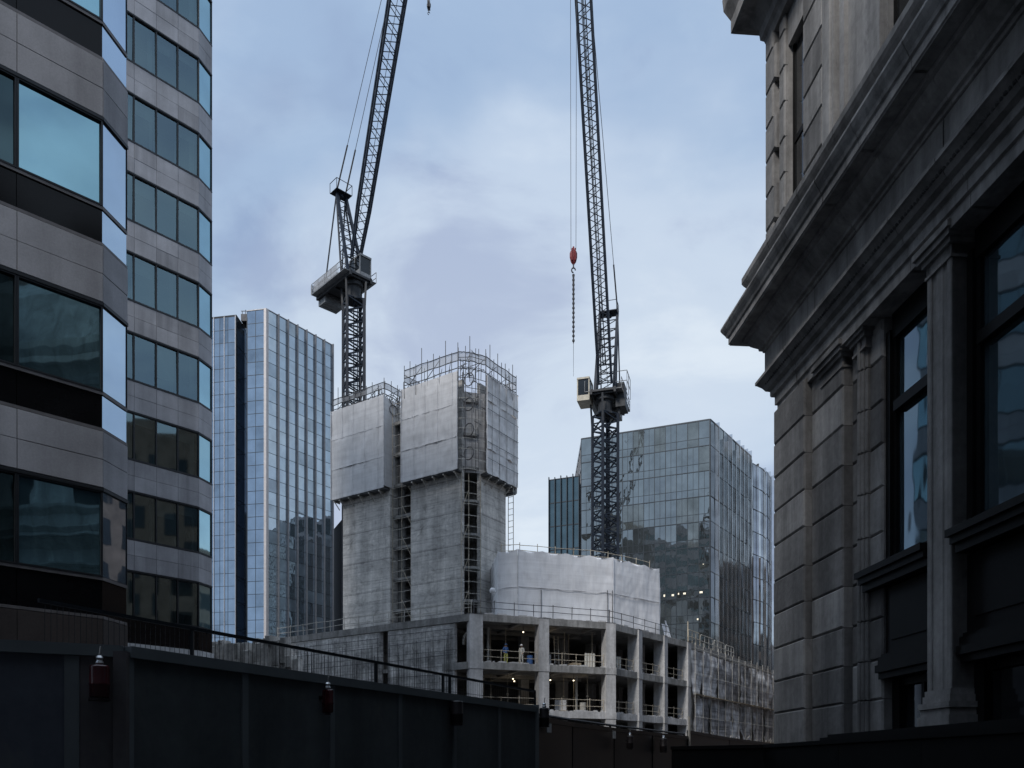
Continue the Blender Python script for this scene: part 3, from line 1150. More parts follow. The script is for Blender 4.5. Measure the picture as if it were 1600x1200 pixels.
for z in (9.08, 4.78):
    for kk in range(12):
        a = .4 + kk * 2.35
        t.fbox(fRR, a, a + 2.2, .36, .74, z + random.uniform(-.04, .04), z + .07)
t.build('scaffold_board', net, 'scaffold_board')
bb = MB()                              # broken edge and reveal behind the netting
bb.fbox(fRR, .2, fRR.L, -.5, -.05, 0, 13.8)
bb.build('backing_wall', net, 'wall_concrete')
jj = MB()                              # jumble of boards and ties along its foot
for kk in range(90):
    ss = random.uniform(.3, fRR.L - .4)
    z = random.uniform(2.4, 5.2)
    jj.beam(fRR(ss, random.uniform(.4, .9), z), fRR(ss + random.uniform(-.8, .8), random.uniform(.4, .9), z + random.uniform(-.6, .6)), random.uniform(.04, .12))
jj.build('loose_timber', net, 'tube_steel')


# ------------------------------------------------------------------ guard rails
def guardrail(label, pts, z, h=1.12, step=2.3, mat='tube_steel', rails=(.55, 1.08), r=.03, o=None, name='guardrail', wob=.03, group=None, board=False):
    c = sum((Vector((p[0], p[1], 0)) for p in pts), Vector()) / len(pts)
    t = thing(name, (c.x, c.y, z), label, 'guardrail', group)
    segs = [(Vector((a[0], a[1], 0)), Vector((b_[0], b_[1], 0))) for a, b_ in zip(pts[:-1], pts[1:])]
    for (a, b_) in segs:
        L = (b_ - a).length
        n = max(1, round(L / step))
        for i in range(n + 1 if (a, b_) == segs[-1] else n):
            p = a + (b_ - a) * i / n
            q = MB()
            q.tube((p.x, p.y, z), (p.x + random.uniform(-wob, wob), p.y, z + h + random.uniform(0, .12)), r * 1.1, 5)
            q.build('post', t, mat)
    for rz in rails:
        q = MB()
        for (a, b_) in segs:
            n = max(1, round((b_ - a).length / step))
            prev = None
            for i in range(n + 1):
                p = a + (b_ - a) * i / n + Vector((0, 0, z + rz + random.uniform(-wob, wob)))
                if prev is not None:
                    q.tube(prev, p, r, 5)
                prev = p
        q.build('rail', t, mat)
    if board:
        q = MB()
        for (a, b_) in segs:
            q.beam(a + Vector((0, 0, z + .1)), b_ + Vector((0, 0, z + .1)), .03, .18)
        q.build('toe_board', t, 'scaffold_board')
    return t


def off_pts(fr, a, c, o):
    return [tuple(fr(a, o, 0))[:2], tuple(fr(c, o, 0))[:2]]


guardrail('long guardrail of thin tubes along the front deck edge before the sheeted drum', off_pts(fKM, .2, fKM.L - .1, -.2), DZ, step=1.7, mat='dark_tube')
guardrail('guardrail on the deck edge running back from the middle column to the netted flank', off_pts(fMR, .1, fMR.L - .2, -.2), DZ, step=1.9, mat='dark_tube')
guardrail('guardrail with two rails on the left deck edge above the concrete wall', off_pts(fKL, .3, fKL.L, -.25), DZ, step=1.9, mat='tube_steel', wob=.05)
bays = [(fKM, 1.0, fKM.L * .5 - .5, 'between the corner column and the next one'), (fKM, fKM.L * .5 + .5, fKM.L - .55, 'between the second and third columns'),
        (fMR, .6, fMR.L * .335 - .6, 'just right of the third column'), (fMR, fMR.L * .335 + .55, fMR.L * .667 - .6, 'in the next to last open bay'),
        (fMR, fMR.L * .667 + .55, fMR.L - .7, 'in the last open bay beside the netting')]
for li, z in ((1, LV[1]), (2, LV[2])):
    for fr, a, c, where in bays:
        guardrail('guardrail on the %s open storey %s' % ('upper' if li == 1 else 'lower', where), off_pts(fr, a, c, -.3), z, step=1.45, mat='rusty_tube', rails=(.5, 1.05), r=.026, wob=.02)
# looped barriers on the far right of the deck
for kk, (a, c) in enumerate(((.4, 3.6), (3.9, 7.6), (8.0, 11.4), (11.8, 14.6))):
    t = thing('edge_barrier', tuple(fRR((a + c) / 2, -.15, DZ)), ['yellowed tube barrier at the deck corner above the netting', 'tube barrier second from the deck corner above the netting',
              'looped tube barrier third along the deck edge above the netting', 'last looped tube barrier on the deck edge, nearest the stone building'][kk], 'barrier')
    q = MB()
    hh = 1.35 - .05 * kk
    for ss in (a, a + (c - a) * .33, a + (c - a) * .66, c):
        q.tube(fRR(ss, -.15, DZ), fRR(ss, -.15, DZ + hh - .1), .035, 6)
    q.build('post', t, 'rusty_tube' if kk == 0 else 'tube_steel')
    q = MB()
    q.tube(fRR(a, -.15, DZ + hh - .1), fRR(a + .2, -.15, DZ + hh), .035, 6)
    q.tube(fRR(a + .2, -.15, DZ + hh), fRR(c - .2, -.15, DZ + hh), .035, 6)
    q.tube(fRR(c - .2, -.15, DZ + hh), fRR(c, -.15, DZ + hh - .1), .035, 6)
    q.tube(fRR(a, -.15, DZ + hh * .5), fRR(c, -.15, DZ + hh * .5), .035, 6)
    q.build('rail', t, 'rusty_tube' if kk == 0 else 'tube_steel')
# tall rusty standard and stacked pale boards beside the drum corner
bs = thing('board_stack', tuple(fMR(fMR.L * .80, -.9, DZ)), 'pale boards leaning on end beside the right end of the sheeted drum', 'boards')
for kk in range(4):
    q = MB()
    s_ = fMR.L * .78 + kk * .32
    q.hexa([fMR(s_, -.8, DZ), fMR(s_ + .26, -.8, DZ), fMR(s_ + .26, -.86, DZ), fMR(s_, -.86, DZ)],
           [fMR(s_ + .1, -1.3, DZ + 1.6 + .4 * (kk == 2)), fMR(s_ + .36, -1.3, DZ + 1.6 + .4 * (kk == 2)), fMR(s_ + .36, -1.36, DZ + 1.6 + .4 * (kk == 2)), fMR(s_ + .1, -1.36, DZ + 1.6 + .4 * (kk == 2))])
    q.build('board', bs, 'drum_sheeting')
q = MB()
q.tube(tuple(fMR(fMR.L + .5, -.3, DZ)), tuple(fMR(fMR.L + .5, -.3, DZ + 2.2)), .06, 6)
tag(q.build('scaffold_standard', None, 'rusty_tube', org=tuple(fMR(fMR.L + .5, -.3, DZ))), 'single rusty upright tube standing at the deck corner above the netting', 'scaffold pole')

# ------------------------------------------------------------------ concrete cores
K1 = Vector((-3.9, 78.0, 0))
ca = Vector((-1.5, 1, 0)).normalized()
cb = Vector((1, 1.5, 0)).normalized()


def C(i, j, z=0.0):
    return K1 + ca * i + cb * j + Vector((0, 0, z))


def cp2(pts):
    return [tuple(C(i, j))[:2] for i, j in pts]


STOR = [14.4 + 3.15 * k for k in range(8)]      # pour levels: 14.4 17.55 20.7 23.85 27.0 ...
CT = 38.3
core = thing('concrete_core', tuple(C(3.5, 3, DZ)), 'right-hand bare concrete core with an open slot at its corner, under the large sheeted box', 'concrete core')
w = MB()
poly = [(7.3, 0), (7.3, 5.9), (0, 5.9), (0, 1.53), (.35, 1.53), (.35, 3.6), (3.2, 3.6), (3.2, .35), (.98, .35), (.98, 0)]
w.prism(cp2(poly[::-1]), DZ + .01, CT)
w.build('wall', core, 'core_concrete')
for z in STOR[1:]:
    s = MB()
    s.prism(cp2([(.94, .06), (.06, .9), (.06, 1.5), (.36, 1.5), (.36, 3.55), (3.15, 3.55), (3.15, .36), (.94, .36)]), z - .22, z)
    s.build('landing_slab', core, 'slab_concrete')
w = MB()
for z in STOR[:-1]:                              # recessed panels and shutter marks on the right face
    w.fbox(frame(C(0, 1.53), C(0, 5.9), -ca), .02, .3, -.1, .05, z + .02, z + 2.9)
w.build('wall_return', core, 'core_concrete')
core2 = thing('concrete_core', tuple(C(13, 3, DZ)), 'left-hand bare concrete core rising from the deck, under the smaller sheeted box', 'concrete core')
w = MB()
w.prism(cp2([(10.07, 0), (16.6, 0), (16.6, 6), (10.07, 6)]), DZ + .01, CT)
w.build('wall', core2, 'core_concrete')
lk = MB()
lk.prism(cp2([(7.31, 3.6), (10.06, 3.6), (10.06, 5.5), (7.31, 5.5)]), DZ + .01, CT - .2)
lk.build('link_wall', core2, 'slab_concrete')
for z in STOR[1:]:
    s = MB()
    s.prism(cp2([(7.32, .5), (10.05, .5), (10.05, 3.59), (7.32, 3.59)]), z - .24, z)
    s.build('landing_slab', core2, 'slab_concrete')
    d = MB()
    fr = frame(C(7.31, 1.2), C(10.06, 1.2), -cb)
    d.fbox(fr, 0.0, .75, -.3, 0, z - 3.0, z - .25)
    d.fbox(fr, 1.9, 2.74, -.3, 0, z - 3.0, z - .25)
    d.build('wall_pier', core2, 'slab_concrete')


# scaffold standing in the slots
def slot_scaffold(label, pts, z0, z1, inner):
    t = thing('access_scaffold', (pts[0].x, pts[0].y, z0), label, 'scaffold')
    for p in pts:
        q = MB()
        q.tube((p.x, p.y, z0), (p.x, p.y, z1), .03, 5)
        q.build('standard', t, 'rusty_tube')
    z = z0 + .6
    while z < z1:
        q = MB()
        for a, b_ in zip(pts[:-1], pts[1:]):
            q.tube((a.x, a.y, z + random.uniform(-.05, .05)), (b_.x, b_.y, z + random.uniform(-.05, .05)), .026, 5)
        z += 1.05
        q.build('ledger', t, 'tube_steel')
    q = MB()
    z = z0 + 2
    while z < z1 - 1:
        a, b_ = pts[0], pts[1]
        q.tube((a.x, a.y, z), (b_.x, b_.y, z + 2), .026, 5)
        z += 3.15
    q.build('brace', t, 'rusty_tube')
    q = MB()
    for a in inner:
        z = z0 + 1.0
        while z < z1:
            q.tube((a[0].x, a[0].y, z), (a[1].x, a[1].y, z + random.uniform(-.1, .1)), .026, 5)
            z += 1.05
        for p in a:
            q.tube((p.x, p.y, z0), (p.x, p.y, z1), .03, 5)
    q.build('inner_tube', t, 'dark_tube')
    return t


slot_scaffold('narrow tube scaffold filling the open corner slot of the taller core', [C(1.0, -.1), C(.45, .35), C(-.1, 1.5)], DZ, 29.4, [(C(1.6, .9), C(.9, 1.8)), (C(2.4, 1.4), C(.9, 3))])
slot_scaffold('tube scaffold in the dark gap between the two concrete cores', [C(7.5, .25), C(8.7, .25), C(9.9, .25)], DZ, 38.5, [(C(7.6, 1.0), C(9.8, 1.0))])

# ------------------------------------------------------------------ climbing screens round the cores
SZ0, SZ1 = 29.55, 38.7
scr = thing('sheeted_scaffold', tuple(C(3.4, 0, SZ0)), 'large white sheeted scaffold box with open tube-filled corner, atop the right-hand concrete core', 'sheeted scaffold')
fL1 = frame(C(7.76, -.9), C(.82, -.9), -cb)
fR1 = frame(C(-.9, 1.31), C(-.9, 6.6), -ca)
fB1 = frame(C(-.9, 6.6), C(4, 6.6), cb)


def screen_face(root, fr, z0, z1, ncol, nrow, amp, mat, line=True):
    for r in range(nrow):
        za = z0 + (z1 - z0) * r / nrow; zb = z0 + (z1 - z0) * (r + 1) / nrow
        b = sheet(fr, 0, fr.L, za + .01, zb, int(fr.L * 6), 26, amp * 1.7, .0 + .03 * (r % 2), random.random() * 40)
        b.build('sheeting', root, mat, smooth=True)
    q = MB()
    for r in range(1, nrow):
        zb = z0 + (z1 - z0) * r / nrow
        prev = None
        n = int(fr.L * 1.5)
        for i in range(n + 1):
            p = fr(fr.L * i / n, .06, zb + random.uniform(-.02, .02))
            if prev is not None:
                q.beam(prev, p, .02, .035)
            prev = p
    q.beam(fr(.02, .08, z0), fr(.02, .08, z1), .06)
    q.beam(fr(fr.L - .02, .08, z0), fr(fr.L - .02, .08, z1), .06)
    s_ = 1.6
    while s_ < fr.L - .5:
        q.beam(fr(s_, .05, z0), fr(s_ + random.uniform(-.05, .05), .05, z1), .022, .03)
        s_ += random.uniform(1.4, 1.8)
    q.build('sheeting_strap', root, mat)


def soft_lines(root, fr, z0, z1, step, o, mat='tube_steel', rows=2.0):
    """tubes pressing against the sheeting from behind show as faint lines"""
    q = MB()
    s = step * .6
    while s < fr.L - .2:
        q.tube(fr(s, o, z0), fr(s, o, z1), .03, 5)
        s += step
    z = z0 + rows
    while z < z1:
        q.tube(fr(0, o, z), fr(fr.L, o, z), .03, 5)
        z += rows
    q.build('scaffold_tube', root, mat)


screen_face(scr, fL1, SZ0, SZ1, 4, 3, .045, 'white_sheeting')
screen_face(scr, fR1, SZ0 + .0, SZ1, 4, 4, .09, 'white_sheeting')
sd = sheet(fB1, 0, fB1.L, SZ0 - .6, SZ1 - .6, 20, 22, .05, 0, 3.3)
sd.build('sheeting', scr, 'white_sheeting', smooth=True)
soft_lines(scr, fR1, SZ0 - .2, SZ1 + .3, 1.25, .16, 'crane_grey', 1.55)
q = MB()
for k in range(34):                              # crowded short tubes about the open corner and its top
    i = random.uniform(-.85, .9); j = random.uniform(-.85, 1.3)
    if i > .0 and j > .1:
        continue
    z = random.choice([random.uniform(30, 38), random.uniform(37.5, 40.2)])
    d = random.choice([ca * random.uniform(.5, 1.2), cb * random.uniform(.5, 1.4), Vector((0, 0, random.uniform(.8, 2.4)))])
    q.tube(C(i, j, z), C(i, j, z) + d, .032, 5)
q.build('loose_tube', scr, 'dark_tube')
# hidden left return
fS1 = frame(C(7.76, -.9), C(7.76, 3.4), ca)
sheet(fS1, 0, fS1.L, SZ0, SZ1, 14, 20, .05, 0, 9.1).build('sheeting', scr, 'white_sheeting', smooth=True)
# sheeting set back in the open corner, with tubes in front
fo = frame(C(.9, .35), C(-.15, 1.45), (.2, -1))
sheet(fo, -.4, fo.L + .4, SZ0 + .1, SZ1 - 1.4, 12, 20, .10, -.15, 5.0).build('corner_sheeting', scr, 'corner_netting', smooth=True)
q = MB()
for (i, j) in ((.75, -.88), (.2, -.5), (-.25, -.1), (-.6, .5), (-.88, 1.25), (.5, -.1), (-.1, .7)):
    p = C(i, j)
    q.tube((p.x, p.y, SZ0 - .1), (p.x, p.y, 40.6 + random.uniform(0, .7)), .032, 5)
q.build('standard', scr, 'dark_tube')
q = MB()
cor = [C(.8, -.88), C(.2, -.5), C(-.25, -.1), C(-.6, .5), C(-.88, 1.3)]
z = SZ0
while z < 40.3:
    q = MB()
    pr = None
    for p in cor:
        pp = Vector((p.x, p.y, z + random.uniform(-.06, .06)))
        if pr is not None:
            q.tube(pr, pp, .03, 5)
        pr = pp
    z += .95
    q.build('ledger', scr, 'tube_steel' if z < 38 else 'dark_tube')
q = MB()
for zc in (31.0, 33.2, 35.6, 37.9):              # loops of cable and hose hanging in the corner
    q = MB()
    cen = C(-.05, .2, zc)
    pr = None
    for k in range(17):
        a = math.pi * 2 * k / 16
        p = cen + ca * (math.cos(a) * .55) - cb * .5 + Vector((0, 0, math.sin(a) * .6))
        if pr is not None:
            q.tube(pr, p, .05, 5)
        pr = p
    q.build('cable_loop', scr, 'dark_tube')
# underside platform and brackets
q = MB()
q.prism(cp2([(7.7, -.8), (7.7, -.05), (.99, -.05), (.86, -.8)]), SZ0 - .10, SZ0 + .04)
q.prism(cp2([(-.8, 1.36), (-.05, 1.54), (-.05, 6.5), (-.8, 6.5)]), SZ0 - .10, SZ0 + .04)
q.prism(cp2([(-.8, 6.0), (3, 6.0), (3, 6.55), (-.8, 6.55)]), SZ0 - .7, SZ0 - .56)
q.build('platform', scr, 'dark_tube')
q = MB()
for i in (1.3, 2.6, 3.9, 5.2, 6.5):
    q = MB()
    q.beam(C(i, -.85, SZ0 - .16), C(i, 0.05, SZ0 - .16), .10, .12)
    q.beam(C(i, -.7, SZ0 - .2), C(i, 0.02, SZ0 - .85), .07)
    q.build('bracket', scr, 'tube_steel')
for j in (2.2, 3.4, 4.6, 5.7):
    q = MB()
    q.beam(C(-.85, j, SZ0 - .16), C(.05, j, SZ0 - .16), .10, .12)
    q.beam(C(-.7, j, SZ0 - .2), C(.02, j, SZ0 - .85), .07)
    q.build('bracket', scr, 'tube_steel')


def top_guard(root, fr, z, h, mat_net, poles=4, a0=0, a1=None, tall=1.6):
    a1 = fr.L if a1 is None else a1
    poles = int(poles * 1.6) if poles > 1 else poles
    b = sheet(fr, a0, a1, z + h * .48, z + h, 12, 3, .03, -.02, random.random() * 9)
    b.build('edge_net', root, mat_net, smooth=True)
    q = MB()
    for rz in (.02, .48, 1.0):
        pr = None
        for k in range(7):
            p = fr(a0 + (a1 - a0) * k / 6, .03 + random.uniform(-.03, .03), z + h * rz + random.uniform(-.05, .05))
            if pr is not None:
                q.tube(pr, p, .042, 5)
            pr = p
    for k in range(max(1, int((a1 - a0) / 2.2))):
        aa = a0 + 2.2 * k + .2
        q.tube(fr(aa, -.1, z - .2), fr(min(a1, aa + 1.8), -.12, z + h * .9), .034, 5)
    for k in range(int((a1 - a0) * 1.3)):
        aa = random.uniform(a0, a1)
        q.tube(fr(aa, -random.uniform(.3, 1.0), z - .5), fr(aa + random.uniform(-.1, .1), -random.uniform(.3, 1.0), z + h * random.uniform(.4, 1.1)), .03, 5)
    q.build('rail', root, 'dark_tube')
    for i in range(poles + 1):
        s = a0 + (a1 - a0) * i / poles
        q = MB()
        q.tube(fr(s, .06, z - 1.2), fr(s, .06, z + h + (random.uniform(.4, tall) if i % 2 else random.uniform(0, .5))), .034, 5)
        q.build('pole', root, 'dark_tube')


top_guard(scr, frame(C(7.4, -.8), C(.82, -.8), -cb), SZ1 + .25, 1.55, 'edge_net', 6)
top_guard(scr, frame(C(.82, -.8), C(.0, -.1), -cb), SZ1 + .25, 1.55, 'edge_net', 1)
top_guard(scr, frame(C(.0, -.1), C(-.8, 1.31), -ca), SZ1 + .25, 1.55, 'edge_net', 1)
top_guard(scr, frame(C(-.8, 1.31), C(-.8, 6.5), -ca), SZ1 + .25, 1.55, 'edge_net', 5)
top_guard(scr, frame(C(-.8, 6.5), C(4, 6.5), cb), SZ1 + .1, 1.3, 'guard_net', 3)
top_guard(scr, frame(C(7.4, -.8), C(7.4, 5), ca), SZ1 + .1, 1.3, 'guard_net', 3)

scr2 = thing('sheeted_scaffold', tuple(C(13.5, 0, SZ0)), 'smaller white sheeted scaffold box atop the left concrete core, below the left crane mast', 'sheeted scaffold')
fL2 = frame(C(17.4, -.9), C(10.0, -.9), -cb)
fS2 = frame(C(10.0, -.9), C(10.0, .75), -ca)
screen_face(scr2, fL2, SZ0, SZ1 + .1, 4, 3, .045, 'white_sheeting')
sheet(fS2, 0, fS2.L, SZ0 + .2, SZ1 - .1, 6, 22, .05, 0, 2.0).build('sheeting', scr2, 'white_sheeting', smooth=True)
fS3 = frame(C(17.4, -.9), C(17.4, 6.6), ca)
sheet(fS3, 0, fS3.L, SZ0 + .2, SZ1 - .1, 16, 22, .05, 0, 7.0).build('sheeting', scr2, 'white_sheeting', smooth=True)
q = MB()
q.prism(cp2([(17.3, -.8), (17.3, -.05), (10.05, -.05), (10.05, -.8)]), SZ0 - .10, SZ0 + .04)
q.build('platform', scr2, 'dark_tube')
q = MB()
for i in (10.8, 12.2, 13.6, 15.0, 16.3, 17.1):
    q = MB()
    q.beam(C(i, -.85, SZ0 - .16), C(i, 0.05, SZ0 - .16), .10, .12)
    q.beam(C(i, -.7, SZ0 - .2), C(i, 0.02, SZ0 - .85), .07)
    q.build('bracket', scr2, 'tube_steel')
top_guard(scr2, frame(C(17.3, -.75), C(10.1, -.75), -cb), SZ1 + .2, 1.15, 'guard_net', 6, tall=1.4)
top_guard(scr2, frame(C(10.1, -.75), C(10.1, 3), -ca), SZ1 + .2, 1.15, 'guard_net', 3, tall=1.4)
q = MB()
for kk in range(16):
    i = random.uniform(10.3, 11.6); j = random.uniform(-.6, 2.5)
    q.tube(C(i, j, SZ1 - .2), C(i + random.uniform(-.5, .5), j + random.uniform(-.5, .5), SZ1 + random.uniform(.6, 1.5)), .035, 5)
for zc in (37.6, 38.6):
    cen = C(9.9, .4, zc)
    pr = None
    for k in range(13):
        a = math.pi * 2 * k / 12
        p = cen + cb * (math.cos(a) * .6) + Vector((0, 0, math.sin(a) * .5))
        if pr is not None:
            q.tube(pr, p, .04, 5)
        pr = p
q.build('loose_tube', scr2, 'dark_tube')
# hoist mast on the far side of the tall core
hm = thing('hoist_ladder', tuple(C(-.35, 6.3, DZ)), 'thin caged ladder running up the right back edge of the taller core', 'ladder')
q = MB()
for (i, j) in ((-.15, 6.15), (-.75, 6.15)):
    p = C(i, j)
    q.tube((p.x, p.y, DZ), (p.x, p.y, 30), .04, 5)
q.build('rail', hm, 'tube_steel')
q = MB()
z = DZ + .4
while z < 30:
    q.tube(C(-.15, 6.15, z), C(-.75, 6.15, z), .03, 5)
    z += .6
q.build('rung', hm, 'tube_steel')

# ------------------------------------------------------------------ sheeted drum on the deck
drum = thing('sheeted_scaffold', (5, 80, DZ), 'low many-sided drum of bright white sheeting standing on the concrete deck', 'sheeted scaffold')
DT = 21.1
dp = [Vector((-1.27, 75.0, 0)), Vector((.5, 74.1, 0)), Vector((9.3, 77.0, 0)), Vector((14.4, 81.3, 0)), Vector((16.0, 90, 0)), Vector((4, 94, 0)), Vector((-3.0, 88, 0))]
for i in range(len(dp)):
    a, b_ = dp[i], dp[(i + 1) % len(dp)]
    mid = (a + b_) / 2 - Vector((6, 83, 0))
    fr = frame(a, b_, mid)
    for (z0, z1) in ((DZ + .02, 17.75), (17.75, DT)):
        b = sheet(fr, 0, fr.L, z0, z1 + (.0 if z1 < 18 else .0), max(6, int(fr.L * 6)), 22, .065, .02 if z0 > 15 else 0.0, i * 7.7, sag=.5 if z1 > 18 else 0)
        b.build('sheeting', drum, 'drum_sheeting', smooth=True)
    if i < 3:
        q = MB()
        pr = None
        n = max(2, int(fr.L * 1.2))
        for k in range(n + 1):
            p = fr(fr.L * k / n, .09, 17.75 + random.uniform(-.06, .06))
            if pr is not None:
                q.beam(pr, p, .025, .04)
            pr = p
        q.beam(fr(.02, .07, DZ), fr(.02, .07, DT), .06)
        q.build('sheeting_strap', drum, 'drum_sheeting')
q = MB()
fr = frame(dp[1], dp[2], (.3, -1))
for s in (8.7, 9.2):
    q.tube(fr(s, .12, DZ + .0), fr(s, .12, 18.0), .03, 5)
q.tube(fr(2.2, .10, DZ), fr(2.2, .10, 17.6), .03, 5)
q.build('tie_tube', drum, 'dark_tube')
q = MB()
q.prism([(p.x * .93 + .45, p.y * .97 + 2.4) for p in dp], DT - .6, DT - .5)
q.build('platform', drum, 'slab_concrete')
guardrail('rusty guardrail along the top of the white sheeted drum', [(dp[1].x - 1.5, dp[1].y + 1.6), (dp[1].x + .2, dp[1].y + 1.3), (dp[2].x - .3, dp[2].y + 1.2), (dp[3].x - .9, dp[3].y + .6)], DT - .5, h=1.35, step=1.9, mat='rusty_tube', rails=(.75, 1.25), wob=.06)
q = MB()
q.lathe((0, 0, 0), [(.05, -.28), (.22, -.2), (.28, 0), (.2, .2), (.05, .28)], 10)
for v in range(len(q.v)):
    q.v[v] = q.v[v] + Vector((-1.75, 74.6, 17.5))
tag(q.build('rubble_sack', None, 'drum_sheeting', smooth=True, org=(-1.75, 74.6, 17.2)), 'small pale bundle tied at the left end of the sheeted drum', 'bundle')

# ------------------------------------------------------------------ props, lamps and workers on the open storeys
prop0 = thing('steel_prop', (0, 0, 0), '', 'prop')
q = MB(); q.tube((0, 0, 0), (0, 0, 1.6), .045, 6); q.tube((0, 0, 1.55), (0, 0, 3.3), .035, 6)
q.build('tube', prop0, 'rusty_tube')
q = MB(); q.box(-.12, .12, -.12, .12, 0, .02); q.box(-.12, .12, -.12, .12, 3.28, 3.31)
q.build('end_plate', prop0, 'tube_steel')
q = MB(); q.tube((-.1, 0, 1.5), (.1, 0, 1.5), .06, 6)
q.build('collar', prop0, 'rusty_tube')
spots = []
for li in (1, 2):
    for s, dd in ((2.6, 3.0), (4.1, 2.2), (7.4, 1.8), (8.3, 4.2), (9.7, 2.4), (10.6, 3.4), (11.5, 1.6)):
        spots.append((tuple(fKM(s + random.uniform(-.4, .4), -dd, LV[li])), li))
first = True
for (loc, li) in spots:
    o = prop0 if first else copy_tree(prop0)
    first = False
    o.location = loc
    o['label'] = 'thin steel prop under the slab of the %s open storey' % ('upper' if li == 1 else 'lower')
    o['category'] = 'prop'
    o['group'] = 'steel props on the %s open storey' % ('upper' if li == 1 else 'lower')

wl0 = thing('work_lamp', (0, 0, 0), '', 'lamp')
q = MB(); q.lathe((0, 0, 0), [(.02, -.10), (.06, -.08), (.07, -.03), (.04, 0)], 10)
q.build('bulb', wl0, 'work_lamp_glow')
q = MB(); q.lathe((0, 0, 0), [(.14, 0.0), (.10, .06), (.03, .10), (.02, .5)], 10)
q.build('lamp_holder', wl0, 'dark_tube')
lamps = [(5.3, -2.0, 0, 'tiny lit work lamp on the upper open storey near the left of the second bay'), (7.7, -2.5, 0, 'bright lit work lamp under the top slab just right of the second column'),
         (4.8, -3.2, 1, 'lit work lamp under the middle slab just left of the second column'), (5.6, -5.0, 1, 'dim lit work lamp further back on the lower open storey'),
         (8.3, -3.0, 1, 'lit work lamp under the middle slab right of the second column'), (10.4, -2.6, 1, 'small lit work lamp near the third column on the lower storey')]
for n_, (s, o_, li, lab) in enumerate(lamps):
    o = wl0 if n_ == 0 else copy_tree(wl0)
    o.location = tuple(fKM(s, o_, LV[li] - .9))
    o['label'] = lab
    o['category'] = 'lamp'
    o['group'] = 'work lamps under the slabs'
    ld = bpy.data.lights.new('work_light', 'POINT')
    ld.energy = 2; ld.color = (1.0, .84, .6); ld.shadow_soft_size = .12
    lo = bpy.data.objects.new('work_light', ld)
    COL.objects.link(lo); lo.parent = o; lo.location = (0, 0, -.25)


def worker(loc, rot, label, top, legs, helmet, pose):
    root = thing('person', loc, label, 'person')
    joints = {'pel': (0, 0, .95), 'chest': (0, .02, 1.32), 'neck': (0, .02, 1.47), 'head': (0, -.01, 1.60), 'crown': (0, -.01, 1.72),
              'shl': (.19, .02, 1.42), 'ell': (.25, .02, 1.14), 'hal': (.20, -.16, .96), 'fil': (.18, -.22, .90),
              'shr': (-.19, .02, 1.42), 'elr': (-.26, .02, 1.15), 'har': (-.24, -.14, .98), 'fir': (-.22, -.2, .92),
              'hil': (.10, 0, .90), 'knl': (.12, -.03, .50), 'anl': (.12, .02, .09), 'tol': (.13, -.14, .04),
              'hir': (-.10, 0, .90), 'knr': (-.12, -.02, .50), 'anr': (-.13, .03, .09), 'tor': (-.15, -.13, .04)}
    joints.update(pose)
    names = list(joints)
    edges = [('pel', 'chest'), ('chest', 'neck'), ('neck', 'head'), ('head', 'crown'), ('chest', 'shl'), ('shl', 'ell'), ('ell', 'hal'), ('hal', 'fil'),
             ('chest', 'shr'), ('shr', 'elr'), ('elr', 'har'), ('har', 'fir'), ('pel', 'hil'), ('hil', 'knl'), ('knl', 'anl'), ('anl', 'tol'),
             ('pel', 'hir'), ('hir', 'knr'), ('knr', 'anr'), ('anr', 'tor')]
    rad = {'pel': .15, 'chest': .16, 'neck': .07, 'head': .10, 'crown': .075}
    for s in 'lr':
        rad.update({'sh' + s: .085, 'el' + s: .055, 'ha' + s: .04, 'fi' + s: .035, 'hi' + s: .095, 'kn' + s: .065, 'an' + s: .05, 'to' + s: .045})
    me = bpy.data.meshes.new('body')
    me.from_pydata([joints[n] for n in names], [(names.index(a), names.index(b_)) for a, b_ in edges], [])
    o = bpy.data.objects.new('body', me)
    COL.objects.link(o)
    sm = o.modifiers.new('skin', 'SKIN')
    sv = me.skin_vertices[0].data
    for i, n in enumerate(names):
        sv[i].radius = (rad[n], rad[n])
        sv[i].use_root = (n == 'pel')
    ss = o.modifiers.new('sub', 'SUBSURF'); ss.levels = 2; ss.render_levels = 2
    dg = bpy.context.evaluated_depsgraph_get()
    me2 = bpy.data.meshes.new_from_object(o.evaluated_get(dg))
    o.modifiers.clear()
    o.data = me2
    for nme in (top, legs, 'skin', 'dark_cloth'):
        me2.materials.append(MATS[nme])
    for p in me2.polygons:
        c = p.center
        p.use_smooth = True
        if c.z > 1.50 or (c.z < 1.02 and abs(c.x) > .155 and c.z > .8 and c.y < -.1):
            p.material_index = 2
        elif c.z < .12:
            p.material_index = 3
        elif c.z < .96 and not (abs(c.x) > .17 and c.z > .85):
            p.material_index = 1
        else:
            p.material_index = 0
    o.parent = root
    h = MB()
    h.lathe((0, -.01, 1.66), [(.135, 0), (.13, .03), (.115, .08), (.07, .125), (.02, .14)], 12)
    h.lathe((0, -.05, 1.655), [(.15, 0), (.15, .012)], 12)
    bpy.context.view_layer.update()
    for k in range(len(h.v)):
        h.v[k] = h.v[k] + Vector(loc)
    ho = h.build('helmet', root, helmet, smooth=True)
    root.rotation_euler = (0, 0, rot)
    return root


worker(tuple(fKM(3.35, -1.1, LV[1] + .013)), .5, 'person in blue jacket and yellow trousers standing behind the upper storey guardrail', 'blue_cloth', 'hivis_yellow', 'helmet_blue',
       {'hal': (.12, -.22, 1.12), 'fil': (.07, -.27, 1.15)})
worker(tuple(fKM(4.75, -1.0, LV[1] + .013)), -.6, 'person in pale overalls and white helmet standing behind the upper storey guardrail', 'pale_cloth', 'pale_cloth', 'helmet_white',
       {'har': (-.14, -.24, 1.15), 'fir': (-.1, -.28, 1.2)})
